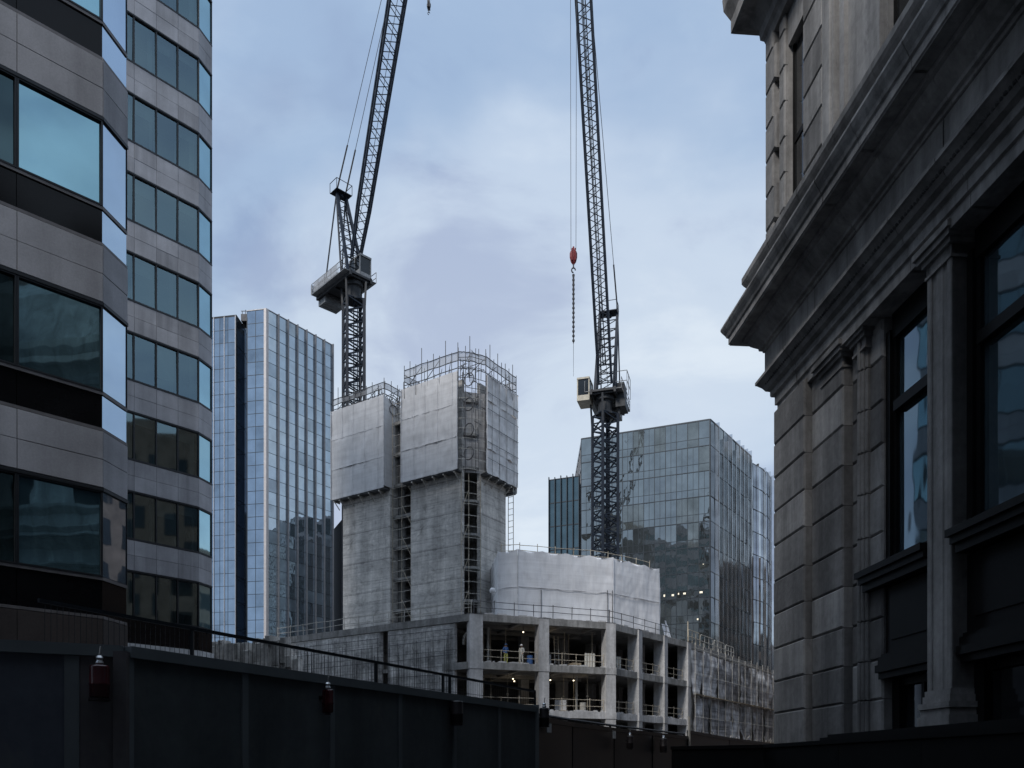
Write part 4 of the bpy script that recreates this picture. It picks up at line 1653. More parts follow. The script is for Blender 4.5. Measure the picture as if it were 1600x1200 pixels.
# a few materials stored on the floors
st = thing('timber_stack', tuple(fKM(10.0, -1.6, LV[1])), 'stack of pale timber on the upper open storey beside the third column', 'timber')
q = MB()
for kk in range(7):
    a = 9.6 + (kk % 4) * .28
    q.fbox(fKM, a, a + .24, -2.4, -1.0, LV[1] + .02 + .22 * (kk // 4), LV[1] + .22 + .22 * (kk // 4))
q.build('timber', st, 'scaffold_board')
def clutter(kind, label, cat, s_, dd, li, seed):
    rr = random.Random(seed)
    base = fKM(s_, -dd, LV[li] + .013) if s_ < fKM.L else fMR(s_ - fKM.L, -dd, LV[li] + .013)
    t = thing(kind, tuple(base), label, cat)
    if kind == 'block_pallet':
        q = MB()
        for k in range(3):
            q.box(base.x - .5, base.x + .5, base.y - .45 + k * .4, base.y - .35 + k * .4, base.z, base.z + .1)
        q.box(base.x - .55, base.x + .55, base.y - .5, base.y + .5, base.z + .1, base.z + .14)
        q.build('pallet', t, 'scaffold_board')
        q = MB()
        for i in range(3):
            for j in range(2):
                for k in range(rr.choice([3, 4])):
                    x = base.x - .5 + i * .34; y = base.y - .45 + j * .46; z = base.z + .141 + k * .23
                    q.box(x, x + .32, y, y + .44, z, z + .22)
        q.build('blocks', t, 'frame_concrete')
    elif kind == 'barrel':
        q = MB()
        q.lathe(base, [(.27, 0), (.28, .05), (.27, .28), (.285, .3), (.27, .32), (.27, .58), (.285, .6), (.27, .62), (.28, .86), (.25, .88)], 14)
        q.build('drum', t, rr.choice(['blue_cloth', 'lamp_red', 'tube_steel']))
        q = MB(); q.lathe(base + Vector((.1, 0, .88)), [(.03, 0), (.03, .03)], 8); q.build('bung', t, 'dark_tube')
    elif kind == 'ladder':
        a = base; b_ = base + fKM.u * .3 - fKM.n * .9 + Vector((0, 0, 3.0))
        for s in (-.2, .2):
            q = MB(); q.beam(a + fKM.u * s, b_ + fKM.u * s, .07); q.build('rail', t, 'tube_steel')
        q = MB()
        for k in range(1, 10):
            p = a.lerp(b_, k / 10); q.beam(p - fKM.u * .2, p + fKM.u * .2, .035)
        q.build('rung', t, 'tube_steel')
    elif kind == 'sheet_roll':
        q = MB()
        for k in range(4):
            q.lathe(base + fKM.u * (.26 * k), [(.11, 0), (.12, .02), (.12, 1.1 + .2 * rr.random()), (.11, 1.36)], 10)
        q.build('roll', t, 'pale_cloth')
    elif kind == 'pipe_stand':
        q = MB()
        q.tube(base, base + Vector((0, 0, 3.3)), .11, 10); q.build('pipe', t, 'pale_cloth')
        q = MB(); q.lathe(base + Vector((0, 0, 1.5)), [(.16, 0), (.16, .14)], 10); q.build('flange', t, 'tube_steel')
    return t


CL = [('block_pallet', 'pallet of grey blocks on the upper storey behind the left end of the second bay', 'pallet', 7.2, 1.6, 1), ('sheet_roll', 'pale upright rolls on the upper storey near the third column', 'rolls', 11.0, 1.3, 1),
      ('ladder', 'ladder leaning on the upper storey in the middle of the second bay', 'ladder', 8.6, 2.2, 1), ('pipe_stand', 'pale upright pipe on the upper storey just right of the second column', 'pipe', 7.0, 2.4, 1),
      ('barrel', 'steel drum on the upper storey in the first bay beside the second column', 'drum', 5.6, 1.2, 1), ('barrel', 'drum on the lower storey near the third column', 'drum', 10.7, 1.3, 2),
      ('block_pallet', 'pallet of grey blocks on the lower storey in the middle of the second bay', 'pallet', 8.7, 1.7, 2), ('pipe_stand', 'pale upright pipe on the lower storey left of the third column', 'pipe', 10.4, 2.0, 2),
      ('ladder', 'ladder leaning on the lower storey right of the second column', 'ladder', 7.4, 2.0, 2), ('sheet_roll', 'pale rolls standing on the upper storey right of the third column', 'rolls', 15.2, 1.4, 1),
      ('block_pallet', 'pallet of grey blocks on the lower storey right of the third column', 'pallet', 15.0, 1.6, 2), ('pipe_stand', 'pale upright pipe on the upper storey near the corner column', 'pipe', 2.2, 2.4, 1)]
for k, c in enumerate(CL):
    clutter(*c, 100 + k)
hs = thing('hose_loop', tuple(fKL(1.1, -.8, LV[1])), 'thick pale duct hose bent over in the narrow bay left of the corner column', 'duct hose')
q = MB()
pr = None
for k in range(13):
    a = math.pi * k / 12
    p = fKL(1.15 + .45 * math.cos(a), -.9, LV[1] + 1.6 + 1.0 * math.sin(a))
    if pr is not None:
        q.tube(pr, p, .13, 8)
    pr = p
q.tube(fKL(.7, -.9, LV[1]), fKL(.7, -.9, LV[1] + 1.6), .13, 8)
q.build('duct', hs, 'tube_steel', smooth=True)


# ------------------------------------------------------------------ tower cranes
def lattice(b, p0, p1, u, v, w0, h0, w1, h1, panel, rc, rd, faces=(0, 1, 2, 3), xbrace=False, flat=False):
    """four chords and zig-zag lacing; u, v: cross-section axes; w/h: size at each end"""
    p0 = Vector(p0); p1 = Vector(p1)
    L = (p1 - p0).length
    n = max(1, round(L / panel))

    def cor(k, t):
        w = w0 + (w1 - w0) * t; h = h0 + (h1 - h0) * t
        sx = (-1, 1, 1, -1)[k]; sy = (-1, -1, 1, 1)[k]
        return p0 + (p1 - p0) * t + u * (sx * w / 2) + v * (sy * h / 2)
    for k in range(4):
        b.beam(cor(k, 0), cor(k, 1), rc)
    for i in range(n):
        t0 = i / n; t1 = (i + 1) / n; tm = (t0 + t1) / 2
        for f_ in faces:
            a, c = f_, (f_ + 1) % 4
            if flat and f_ % 2:
                b.beam(cor(a, t0), cor(c, t1), rd)
                continue
            if flat:
                b.beam(cor(a, t0), cor(c, tm), rd)
                b.beam(cor(c, tm), cor(a, t1), rd)
                continue
            if xbrace:
                b.beam(cor(a, t0), cor(c, t1), rd)
                b.beam(cor(c, t0), cor(a, t1), rd)
            else:
                b.beam(cor(a, t0), cor(c, tm), rd)
                b.beam(cor(c, tm), cor(a, t1), rd)
            b.beam(cor(a, t1), cor(c, t1), rd)


def crane(label, base, zb, zm, foot, tip, hook_z, rot, mw, jw, hook_mat, chain, cab_side, apex_back, apex_h, ctr_len, cab, jh, jw2, hs, fw, aw):
    """luffing-jib tower crane"""
    bx, by = base
    root = thing('tower_crane', (bx, by, zb), label, 'crane')
    ux = Vector((math.cos(rot), math.sin(rot), 0)); uy = Vector((-math.sin(rot), math.cos(rot), 0))
    foot = Vector(foot); tip = Vector(tip)
    jd = tip - foot
    pd = Vector((jd.x, jd.y, 0)).normalized()       # plan direction of the jib
    w = Vector((-pd.y, pd.x, 0))                     # across the jib
    q = MB()
    lattice(q, (bx, by, zb), (bx, by, zm), ux, uy, mw, mw, mw, mw, 1.6, .30, .125, xbrace=False)
    q.build('mast', root, 'crane_navy')
    q = MB()                                         # ladder and rest platforms inside the mast
    o_ = Vector((bx, by, 0)) + ux * .15 - uy * .3
    for sx in (-.22, .22):
        q.beam(o_ + ux * sx + Vector((0, 0, zb)), o_ + ux * sx + Vector((0, 0, zm)), .09)
    z = zb
    while z < zm:
        q.beam(o_ - ux * .22 + Vector((0, 0, z)), o_ + ux * .22 + Vector((0, 0, z)), .05)
        z += .4
    q.build('ladder', root, 'crane_navy')
    # slewing collar
    q = MB()
    q.lathe((bx, by, zm - .1), [(mw * .54, 0), (mw * .54, .25), (mw * .40, .35), (mw * .40, 1.5), (mw * .54, 1.6), (mw * .54, 2.1)], 20)
    for k in range(4):
        a = rot + math.pi / 4 + k * math.pi / 2
        d = Vector((math.cos(a), math.sin(a), 0))
        q.beam(Vector((bx, by, zm - 1.6)) + d * mw * .72, Vector((bx, by, zm + 1.8)) + d * mw * .82, .2)
    q.build('slewing_ring', root, 'crane_underside')
    zp = zm + 2.1
    cen = Vector((bx, by, zp))

    def P(l, s, z):                                  # l back from the mast, s across, z above the machine deck
        return cen - pd * l + w * s + Vector((0, 0, z))

    def bx_(b, l0, l1, s0, s1, z0, z1):
        b.hexa([P(l0, s0, z0), P(l0, s1, z0), P(l1, s1, z0), P(l1, s0, z0)], [P(l0, s0, z1), P(l0, s1, z1), P(l1, s1, z1), P(l1, s0, z1)])
    q = MB()
    bx_(q, -1.5, ctr_len, -1.25, 1.25, .0, .22)
    for s in (-1.3, 1.3):
        bx_(q, -1.5, ctr_len, s - .12, s + .12, -.25, .32)
    for k in range(5):
        l = -1.2 + (ctr_len + 1.0) * k / 4
        bx_(q, l - .08, l + .08, -1.2, 1.2, -.2, -.01)
    q.build('machine_deck', root, 'crane_underside')
    q = MB()                                         # counterweight slabs at the tail
    for k in range(3):
        bx_(q, ctr_len - 1.5 + .5 * k, ctr_len - 1.06 + .5 * k, -1.15, 1.15, -.9, 1.9)
    q.build('counterweight', root, 'crane_grey')
    q = MB()                                         # winch housing
    bx_(q, ctr_len - 3.6, ctr_len - 1.9, -.9, .9, .23, 1.6)
    q.lathe(P(1.6, 0, .3), [(.5, 0), (.5, .9)], 14)
    q.build('winch', root, 'crane_grey')
    q = MB()                                         # walkway with handrail down both sides
    for s in (-1.75, 1.75):
        bx_(q, -1.4, ctr_len, s - .3, s + .3, .1, .16)
        for k in range(6):
            l = -1.4 + (ctr_len + 1.4) * k / 5
            q.beam(P(l, s * 1.15, .15), P(l, s * 1.15, 1.3), .06)
        for z in (.7, 1.3):
            q.beam(P(-1.4, s * 1.15, z), P(ctr_len, s * 1.15, z), .05)
    for z in (.7, 1.3):
        q.beam(P(ctr_len + .1, -2.0, z), P(ctr_len + .1, 2.0, z), .05)
    q.build('walkway', root, 'crane_grey')
    # operator's cab
    ch_, cz, cl = cab
    s0, s1 = ch_
    q = MB()
    bx_(q, cl, cl + 2.2, s0, s1, cz, cz + .15)
    bx_(q, cl, cl + 2.2, s0, s1, cz + 2.35, cz + 2.55)
    for l in (cl + .05, cl + 1.05, cl + 2.1):
        for s in (s0 + .06, s1 - .06):
            bx_(q, l, l + .1, s - .06, s + .06, cz + .15, cz + 2.35)
    bx_(q, cl + 2.02, cl + 2.18, s0 + .12, s1 - .12, cz + .15, cz + 2.35)
    bx_(q, cl + .1, cl + 2.1, s0 + .03, s0 + .09, cz + .15, cz + .9)
    bx_(q, cl + .1, cl + 2.1, s1 - .09, s1 - .03, cz + .15, cz + .9)
    bx_(q, cl + .03, cl + .08, s0 + .1, s1 - .1, cz + .15, cz + .6)
    cabo = q.build('cab', root, 'crane_cream' if cab_side < 0 else 'crane_grey')
    q = MB()
    bx_(q, cl + .1, cl + .13, s0 + .14, s1 - .14, cz + .2, cz + 2.3)
    bx_(q, cl + .2, cl + 2.0, s0 + .05, s0 + .07, cz + .92, cz + 2.3)
    bx_(q, cl + .2, cl + 2.0, s1 - .07, s1 - .05, cz + .92, cz + 2.3)
    q.build('cab_glass', cabo, 'hall_glass_dark')
    if cab_side < 0:
        q = MB()
        bx_(q, -.5, 1.7, 1.25, 2.3, -1.5, -.6)
        bx_(q, -.3, 1.5, 1.35, 2.15, -.6, 1.2)
        q.build('switch_box', root, 'crane_underside')  # box is grey; its shadow is put in as a near-black colour
        q = MB()
        for l in (-.6, .6, 1.9):
            q.beam(P(l, 2.5, .1), P(l, 2.5, 2.3), .06)
        for z in (1.2, 2.3):
            q.beam(P(-.6, 2.5, z), P(1.9, 2.5, z), .06)
            q.beam(P(-.6, 2.5, z), P(-.6, 1.2, z), .06)
        q.build('box_railing', root, 'crane_grey')
    else:
        q = MB()
        for kk in range(4):                          # grey mesh panels along the machine deck
            l = .2 + kk * (ctr_len - .6) / 4
            bx_(q, l, l + (ctr_len - .6) / 4 - .1, 2.02, 2.06, .2, 1.25)
            bx_(q, l, l + (ctr_len - .6) / 4 - .1, -2.06, -2.02, .2, 1.25)
        bx_(q, ctr_len + .12, ctr_len + .18, -2.0, 2.0, .2, 1.25)
        q.build('deck_panel', root, 'guard_net')
    # A-frame
    q = MB()
    ap = {s: P(apex_back, s * aw, apex_h) for s in (-1, 1)}
    for s in (-1, 1):
        q.beam(P(-.6, s * 1.05, .2), ap[s], .28)
        q.beam(P(ctr_len - 1.2, s * 1.1, .2), ap[s], .13)
        q.beam(P(.8, s * 1.05, .2), ap[s] - Vector((0, 0, 1.2)), .18)
    for k in range(1, 9):
        t = k / 9
        a = P(-.6, -1.05, .2).lerp(ap[-1], t); c = P(-.6, 1.05, .2).lerp(ap[1], t)
        q.beam(a, c, .08)
        t2 = (k - 1) / 9
        a2 = P(-.6, -1.05, .2).lerp(ap[-1], t2)
        q.beam(a2, c, .07)
        m1 = P(.8, -1.05, .2).lerp(ap[-1] - Vector((0, 0, 1.2)), t); m2 = P(.8, 1.05, .2).lerp(ap[1] - Vector((0, 0, 1.2)), t)
        q.beam(m1, m2, .06)
        q.beam(a, m1, .06)
    q.beam(ap[-1], ap[1], .3)
    q.build('a_frame', root, 'crane_navy')
    q = MB()
    bx_(q, apex_back - .7, apex_back + .7, -1.0, 1.0, apex_h - .25, apex_h - .18)
    for s in (-1, 1):
        for l in (-.7, .7):
            q.beam(P(apex_back + l, s, apex_h - .2), P(apex_back + l, s, apex_h + .9), .06)
        q.beam(P(apex_back - .7, s, apex_h + .9), P(apex_back + .7, s, apex_h + .9), .05)
    q.beam(P(apex_back - .7, -1, apex_h + .9), P(apex_back - .7, 1, apex_h + .9), .05)
    q.lathe(P(apex_back, 0, apex_h - .6), [(.35, 0), (.35, .5)], 12)
    q.build('apex_platform', root, 'crane_navy')
    # jib: tapered foot, long parallel boom, tapered head
    up = w.cross(jd.normalized()).normalized()
    jl = jd.length
    t1 = foot + jd * (5.0 / jl); t2 = tip - jd * (4.0 / jl)
    q = MB()
    lattice(q, foot, t1, w, up, fw, .3, jw, jh, 1.5, .19, .06, flat=True)
    lattice(q, t1, t2, w, up, jw, jh, jw2, jh, 1.6, .19, .06, flat=True)
    lattice(q, t2, tip, w, up, jw2, jh, .5, .25, 1.5, .13, .05, flat=True)
    if cab_side < 0:                                 # walkway down the middle of the jib
        a, c = foot + jd * .04 - up * .1, tip - jd * .08 - up * .1
        for sx in (-.14, .14):
            q.beam(a + w * sx, c + w * sx, .09)
        n_ = int((c - a).length / .5)
        for k in range(n_):
            p_ = a.lerp(c, k / n_)
            q.beam(p_ - w * .14, p_ + w * .14, .05)
    q.build('jib', root, 'crane_navy')
    # pendants and ropes
    q = MB()
    for s in (-1, 1):
        a = ap[s]; c = tip + w * (.25 * s) + up * .2
        m = a.lerp(c, 4.5 / (c - a).length)
        q.tube(a, m, .085, 5)
        q.tube(m, c, .032, 5)
    q.build('pendant_line', root, 'rope_steel')
    q = MB()
    q.tube(P(1.6, .1, 1.0), foot + jd * .25 + up * .1, .03, 5)
    q.tube(foot + jd * .25 + up * .1, tip, .03, 5)
    hk = Vector((tip.x, tip.y, hook_z))
    for s in (-.30, .30):
        q.tube(tip + Vector((s, 0, 0)), hk + Vector((s * .75, 0, .6)), .022, 5)
    q.build('hoist_rope', root, 'rope_steel')
    q = MB()
    q.lathe(hk, [(r_ * hs, z_ * hs) for r_, z_ in ((.10, -.85), (.28, -.6), (.40, -.1), (.40, .35), (.30, .60), (.10, .72))], 12)
    for k in range(len(q.v)):
        q.v[k].y = hk.y + (q.v[k].y - hk.y) * .5
    q.box(hk.x - .08 * hs, hk.x + .08 * hs, hk.y - .12, hk.y + .12, hk.z + .6 * hs, hk.z + 1.0 * hs)
    for s in (-1, 1):
        q.box(hk.x + s * .16 * hs - .05, hk.x + s * .16 * hs + .05, hk.y - .25, hk.y + .25, hk.z - .5 * hs, hk.z + .75 * hs)
    blk = q.build('hook_block', root, hook_mat, smooth=False)
    q = MB()
    pr = None
    for k in range(9):
        a = math.radians(-90 + 270 * k / 8) + math.pi * .5
        p = hk + Vector((.2 * math.cos(a), 0, -1.45 + .26 * math.sin(a))) * 1.0
        p = hk + (p - hk) * hs
        if pr is not None:
            q.tube(pr, p, .07 * hs, 6)
        pr = p
    q.tube(hk + Vector((0, 0, -.8 * hs)), hk + Vector((0, 0, -1.25 * hs)), .08 * hs, 6)
    q.build('hook', blk, 'rope_steel')
    if chain:
        q = MB()
        q.tube(hk + Vector((0, 0, -1.6)), hk + Vector((0, 0, -1.6 - chain)), .10, 6, .055)
        q.tube(hk + Vector((0, 0, -1.6 - chain)), hk + Vector((0, 0, -1.6 - chain - 3)), .02, 5, .012)
        z = 1.7
        while z < 1.6 + chain:
            q.lathe(hk + Vector((0, 0, -z)), [(.115, -.08), (.115, .08)], 6)
            z += .42
        q.build('lifting_chain', blk, 'rope_steel')
    return root


crane('dark blue tower crane with grey machine deck standing behind the left sheeted core', (-17.5, 92.0), 14.4, 53.2,
      (-17.2, 91.5, 57.6), (-8.2, 82.0, 96.7), 76.7, math.radians(24), 1.9, 1.45, 'rope_steel', 0, 1, 2.6, 11.2, 5.6, ((.1, 1.6), .3, -1.1), .42, 2.05, .5, 1.0, .55)
crane('dark blue tower crane with red hook block rising behind the white sheeted drum', (10.3, 92.0), 14.4, 40.6,
      (10.2, 91.0, 43.6), (5.54, 75.0, 87.0), 47.7, math.radians(28), 2.0, 1.42, 'hook_red', 6.2, -1, 2.4, 10.6, 5.0, ((-2.9, -1.5), -.75, -1.4), .55, 1.42, .85, 1.4, 1.0)

# ------------------------------------------------------------------ stone building on the right
S0 = Vector((5.34, 17.0, 0))
uS = Vector((.0768, -.99705, 0))
nS = Vector((-.99705, -.0768, 0))


def Rf(s, o, z):
    return S0 + uS * s + nS * o + Vector((0, 0, z))


stone = thing('stone_building', (10, 8, 0), 'dark classical stone building with heavy cornice and rusticated piers along the right side', 'building')
SEND = 24.0
sh = MB()
sh.fbox(Rf, .1, SEND, -14, -1.0, 0, 18.6)
sh.fbox(Rf, .06, .7, -1.1, -.12, 0, 18.0)
sh.fbox(Rf, .65, 3.7, -1.1, -.42, 0, 11.0)
sh.build('building_shell', stone, 'sooty_stone')

mr = MB()
mr.hexa([Rf(1.0, -2.4, 18.5), Rf(SEND, -2.4, 18.5), Rf(SEND, -13, 18.5), Rf(1.0, -13, 18.5)], [Rf(2.4, -4.2, 22.6), Rf(SEND, -4.2, 22.6), Rf(SEND, -13, 22.6), Rf(2.4, -13, 22.6)])
mr.hexa([Rf(2.4, -4.2, 22.6), Rf(SEND, -4.2, 22.6), Rf(SEND, -13, 22.6), Rf(2.4, -13, 22.6)], [Rf(4.0, -7.5, 25.2), Rf(SEND, -7.5, 25.2), Rf(SEND, -12, 25.2), Rf(4.0, -12, 25.2)])
for a in (5, 11.5, 17.5):
    mr.fbox(Rf, a, a + 1.6, -9, -6.6, 22, 27.5)
mr.build('roof', stone, 'sooty_stone')

COURSES = [0.0, .62, 1.31, 2.02, 2.71, 3.35, 4.02, 4.72, 5.39, 6.12, 6.81, 7.50, 8.19, 8.88]


def pier(s0, s1, front, back=-.6, zs=COURSES, c=.030, name='rusticated_pier', m='portland_stone', wob=.004):
    b = MB()
    for za, zb in zip(zs[:-1], zs[1:]):
        b.mat(random.choice(['portland_stone', 'portland_stone', 'portland_stone_pale', 'portland_stone_grey']))
        b.block(Rf, s0, s1, back, front + random.uniform(-wob, wob), za + .004, zb - .004, c)
    b.mat('sooty_stone')
    b.fbox(Rf, s0 + .03, s1 - .03, back, front - .05, zs[0], zs[-1] - .01)
    return b.build(name, stone, m)


pier(0.0, 1.46, 0.0)
pier(1.47, 2.70, -.14)
pier(2.71, 3.72, -.30, back=-.75)
# engaged moulded strip on the inner pier
b = MB()
for za, zb in zip(COURSES[:-1], COURSES[1:]):
    for (a, c, o) in ((3.02, 3.34, -.24), (3.08, 3.28, -.20), (3.14, 3.22, -.17)):
        b.block(Rf, a, c, -.32, o, za + .006, zb - .006, .02)
b.build('pilaster_strip', stone, 'portland_stone')


def capital(s0, s1, back, front, z):
    b = MB()
    for (e, za, zb) in ((.02, z - .30, z - .26), (.0, z - .26, z - .12), (.05, z - .12, z - .05), (.10, z - .05, z + .03), (.14, z + .03, z + .12)):
        b.fbox(Rf, s0 - e, s1 + e, back, front + e, za, zb)
    return b.build('capital', stone, 'portland_stone')


def pilaster(s0, s1, front, back, z0, z1):
    b = MB()
    b.fbox(Rf, s0, s1, back, front - .03, z0, z1)
    w = s1 - s0
    b.block(Rf, s0 + .0, s0 + w * .18, back + .1, front, z0, z1, .012)
    b.block(Rf, s1 - w * .18, s1, back + .1, front, z0, z1, .012)
    b.block(Rf, s0 + w * .36, s1 - w * .36, back + .1, front - .012, z0 + .1, z1 - .1, .012)
    p = b.build('pilaster', stone, 'portland_stone')
    b = MB()
    for (e, za, zb) in ((.09, 2.0, 2.32), (.06, 2.32, 2.42), (.085, 2.42, 2.50), (.04, 2.50, 2.60), (.02, 2.60, 2.68)):
        b.fbox(Rf, s0 - e, s1 + e, back, front + e, za, zb)
    b.build('base', p, 'portland_stone')
    capital(s0, s1, back, front, z1)
    return p


PIL = [(5.23, 5.80), (8.05, 8.62), (10.9, 11.47), (13.75, 14.32), (16.6, 17.17), (19.45, 20.0)]
for (a, c) in PIL:
    pilaster(a, c, -.14, -.8, 0.0, 8.80)
capital(1.9, 2.70, -.4, -.14, 8.80)
capital(2.98, 3.38, -.4, -.20, 8.80)
# window bays between
bays_s = [(3.72, 5.23)] + [(PIL[i][1], PIL[i + 1][0]) for i in range(5)]
for (a, c) in bays_s:
    wz0, wz1, tz = 4.86, 8.50, 7.30
    o = -.42
    b = MB()
    pane_quad(b, Rf, a + .20, c - .16, wz0 + .1, tz - .05, o - .06, .002)
    b2 = MB()
    pane_quad(b2, Rf, a + .20, c - .16, tz + .05, wz1 - .1, o - .06, .002)
    w1 = b.build('window', stone, 'stone_house_glass')
    w2 = b2.build('window', stone, 'stone_house_glass')
    f_ = MB()
    f_.fbox(Rf, a + .0, a + .12, -1.0, o + .06, wz0 - .06, wz1 + .05)
    f_.fbox(Rf, a + .12, a + .20, -1.0, o, wz0, wz1)
    f_.fbox(Rf, c - .16, c + .0, -1.0, o + .04, wz0, wz1)
    f_.fbox(Rf, a + .20, c - .16, -.9, o, wz0, wz0 + .1)
    f_.fbox(Rf, a + .20, c - .16, -.9, o + .05, tz - .08, tz + .08)
    f_.fbox(Rf, a + .12, c - .16, -.9, o + .02, wz1 - .1, wz1 + .3)
    f_.build('frame', w1, 'bronze_paint')
    b = MB()                                    # sill with mouldings
    ov = .42 if a < 4 else -.01
    b.fbox(Rf, a - ov, c - .01, -.8, -.04, 4.70, 4.80)
    b.fbox(Rf, a - ov + .03, c - .01, -.8, -.09, 4.60, 4.70)
    b.fbox(Rf, a - ov + .06, c - .01, -.8, -.15, 4.48, 4.60)
    b.build('window_sill', stone, 'bronze_paint')
    b = MB()                                    # panel and lower moulding
    b.fbox(Rf, a + .01, c - .01, -.8, -.36, 3.42, 4.47)
    b.fbox(Rf, a + .18, c - .18, -.8, -.335, 3.62, 4.28)
    for (e, za, zb) in ((.0, 3.36, 3.42), (.05, 3.24, 3.36), (.10, 3.12, 3.24), (.04, 3.02, 3.12)):
        b.fbox(Rf, a + .0 - (.05 if a < 4 else -.01), c - .01, -.8, -.30 + e, za, zb)
    b.build('spandrel_panel', stone, 'bronze_paint')
    b = MB()
    pane_quad(b, Rf, a + .22, c - .2, .7, 2.9, -.58, .002)
    w3 = b.build('shop_window', stone, 'hall_glass_dark')
    f_ = MB()
    f_.fbox(Rf, a + .01, a + .22, -1.0, -.46, 0, 3.01)
    f_.fbox(Rf, c - .2, c - .01, -1.0, -.46, 0, 3.01)
    f_.fbox(Rf, a + .22, c - .2, -1.0, -.50, 2.9, 3.01)
    f_.fbox(Rf, a + .22, c - .2, -1.0, -.48, 0, .7)
    f_.fbox(Rf, (a + c) / 2 - .04, (a + c) / 2 + .04, -.9, -.53, .7, 2.9)
    f_.build('frame', w3, 'bronze_paint')
b = MB()                                        # plinth
b.block(Rf, -.06, 3.72, -.6, .08, 0, 2.02, .04)
b.build('plinth', stone, 'portland_stone')


def sweep(prof, name, m, s_end=SEND, depth=-9.0, smooth=False):
    """moulding profile (projection, height) run along the facade and mitred round the far corner"""
    b = MB()
    cuts = [None]
    x = random.uniform(.9, 1.3)
    while x < 14:
        cuts.append(x)
        x += random.uniform(1.15, 1.45)
    cuts.append(s_end)
    for i in range(len(cuts) - 1):                  # one stone after another, with fine open joints
        d = random.uniform(-.005, .004) if i else 0.0
        rows = []
        for (o, z) in prof:
            e = Rf(cuts[i + 1] - (.005 if i < len(cuts) - 2 else 0), o + d, z)
            if i == 0:
                rows.append([Rf(-o, depth, z), Rf(-o, o, z), e])
            else:
                rows.append([Rf(cuts[i] + .005, o + d, z), e])
        for r0, r1 in zip(rows[:-1], rows[1:]):
            for k in range(len(r0) - 1):
                b.face(r0[k], r0[k + 1], r1[k + 1], r1[k])
        if i < len(cuts) - 2:                        # backing seen through the joint
            for r0, r1 in zip(prof[:-1], prof[1:]):
                x0, x1 = cuts[i + 1] - .02, cuts[i + 1] + .02
                b.face(Rf(x0, r0[0] - .02, r0[1]), Rf(x1, r0[0] - .02, r0[1]), Rf(x1, r1[0] - .02, r1[1]), Rf(x0, r1[0] - .02, r1[1]))
    return b.build(name, stone, m)


# architrave, frieze, cornice, blocking course
sweep([(-.5, 8.80), (-.06, 8.80), (-.06, 8.98), (-.02, 9.0), (-.02, 9.16), (.04, 9.19), (.05, 9.22)], 'architrave', 'portland_stone_pale')
sweep([(.05, 9.221), (.05, 9.30), (.12, 9.34), (.17, 9.42), (.25, 9.50), (.28, 9.52), (.28, 9.58), (.14, 9.62)], 'bed_moulding', 'portland_stone')
sweep([(.13, 9.621), (.13, 10.14)], 'frieze', 'portland_stone_pale')
sweep([(.131, 10.141), (.16, 10.15), (.17, 10.20), (.22, 10.21), (.23, 10.26), (.28, 10.30), (.35, 10.36), (.40, 10.43), (.41, 10.47), (.47, 10.48), (.48, 10.545), (.68, 10.545), (.68, 10.56), (.70, 10.575), (.70, 10.70), (.73, 10.72), (.75, 10.77), (.80, 10.85), (.83, 10.91), (.83, 10.95), (.5, 11.02), (.34, 11.04)], 'cornice', 'portland_stone_pale')
sweep([(.33, 11.03), (.33, 11.50), (.37, 11.55), (.46, 11.68), (.49, 11.74), (.49, 11.85), (.1, 11.95), (-.3, 11.96)], 'blocking_course', 'portland_stone')
b = MB()                                        # carved egg-and-dart run under the frieze
s = .02
while s < 13:
    b.block(Rf, s, s + .05, .05, .20 + random.uniform(-.012, .006), 9.415, 9.455, .014)
    s += .075 + random.uniform(-.004, .004)
b.build('carved_moulding', stone, 'sooty_stone')

# upper storey
UC = [11.9, 12.6, 13.3, 14.0, 14.7, 15.4, 16.1, 16.6]
b = MB()
b.fbox(Rf, .05, .70, -.8, -.02, 11.9, 16.6)
b.fbox(Rf, 1.52, 4.40, -.8, -.02, 11.9, 16.6)
b.fbox(Rf, .70, 1.52, -.8, -.02, 15.75, 16.6)
for a in (5.4, 8.2, 11.0, 13.8, 16.6, 19.4):
    b.fbox(Rf, a, a + 1.8, -.8, -.02, 11.9, 16.6)
    b.fbox(Rf, a - 1.0, a, -.8, -.02, 15.75, 16.6)
b.fbox(Rf, 21.2, SEND, -.8, -.02, 11.9, 16.6)
b.build('upper_wall', stone, 'portland_stone_pale')
for i, (za, zb) in enumerate(zip(UC[:-1], UC[1:])):
    q = MB()
    q.block(Rf, -.14, .38 if i % 2 else .26, -1.2, .12, za + .005, zb - .005, .035)
    q.build('quoin', stone, 'portland_stone')
for (a, c, o) in ((.40, .68, .05), (1.54, 2.34, .06)):
    b = MB()
    for za, zb in zip(UC[:-1], UC[1:]):
        b.mat(random.choice(['portland_stone', 'portland_stone_pale']))
        b.block(Rf, a, c, -.3, o, za + .006, zb - .006, .03)
    b.build('window_surround', stone, 'portland_stone')
b = MB()
b.fbox(Rf, 2.44, 2.86, -.2, .10, 11.9, 16.2)
b.block(Rf, 2.50, 2.80, -.1, .14, 12.2, 16.0, .02)
b.fbox(Rf, 2.98, 3.14, -.2, .05, 11.9, 16.3)
b.fbox(Rf, 3.9, 4.38, -.2, .10, 11.9, 16.2)
b.build('upper_pilaster', stone, 'portland_stone_pale')
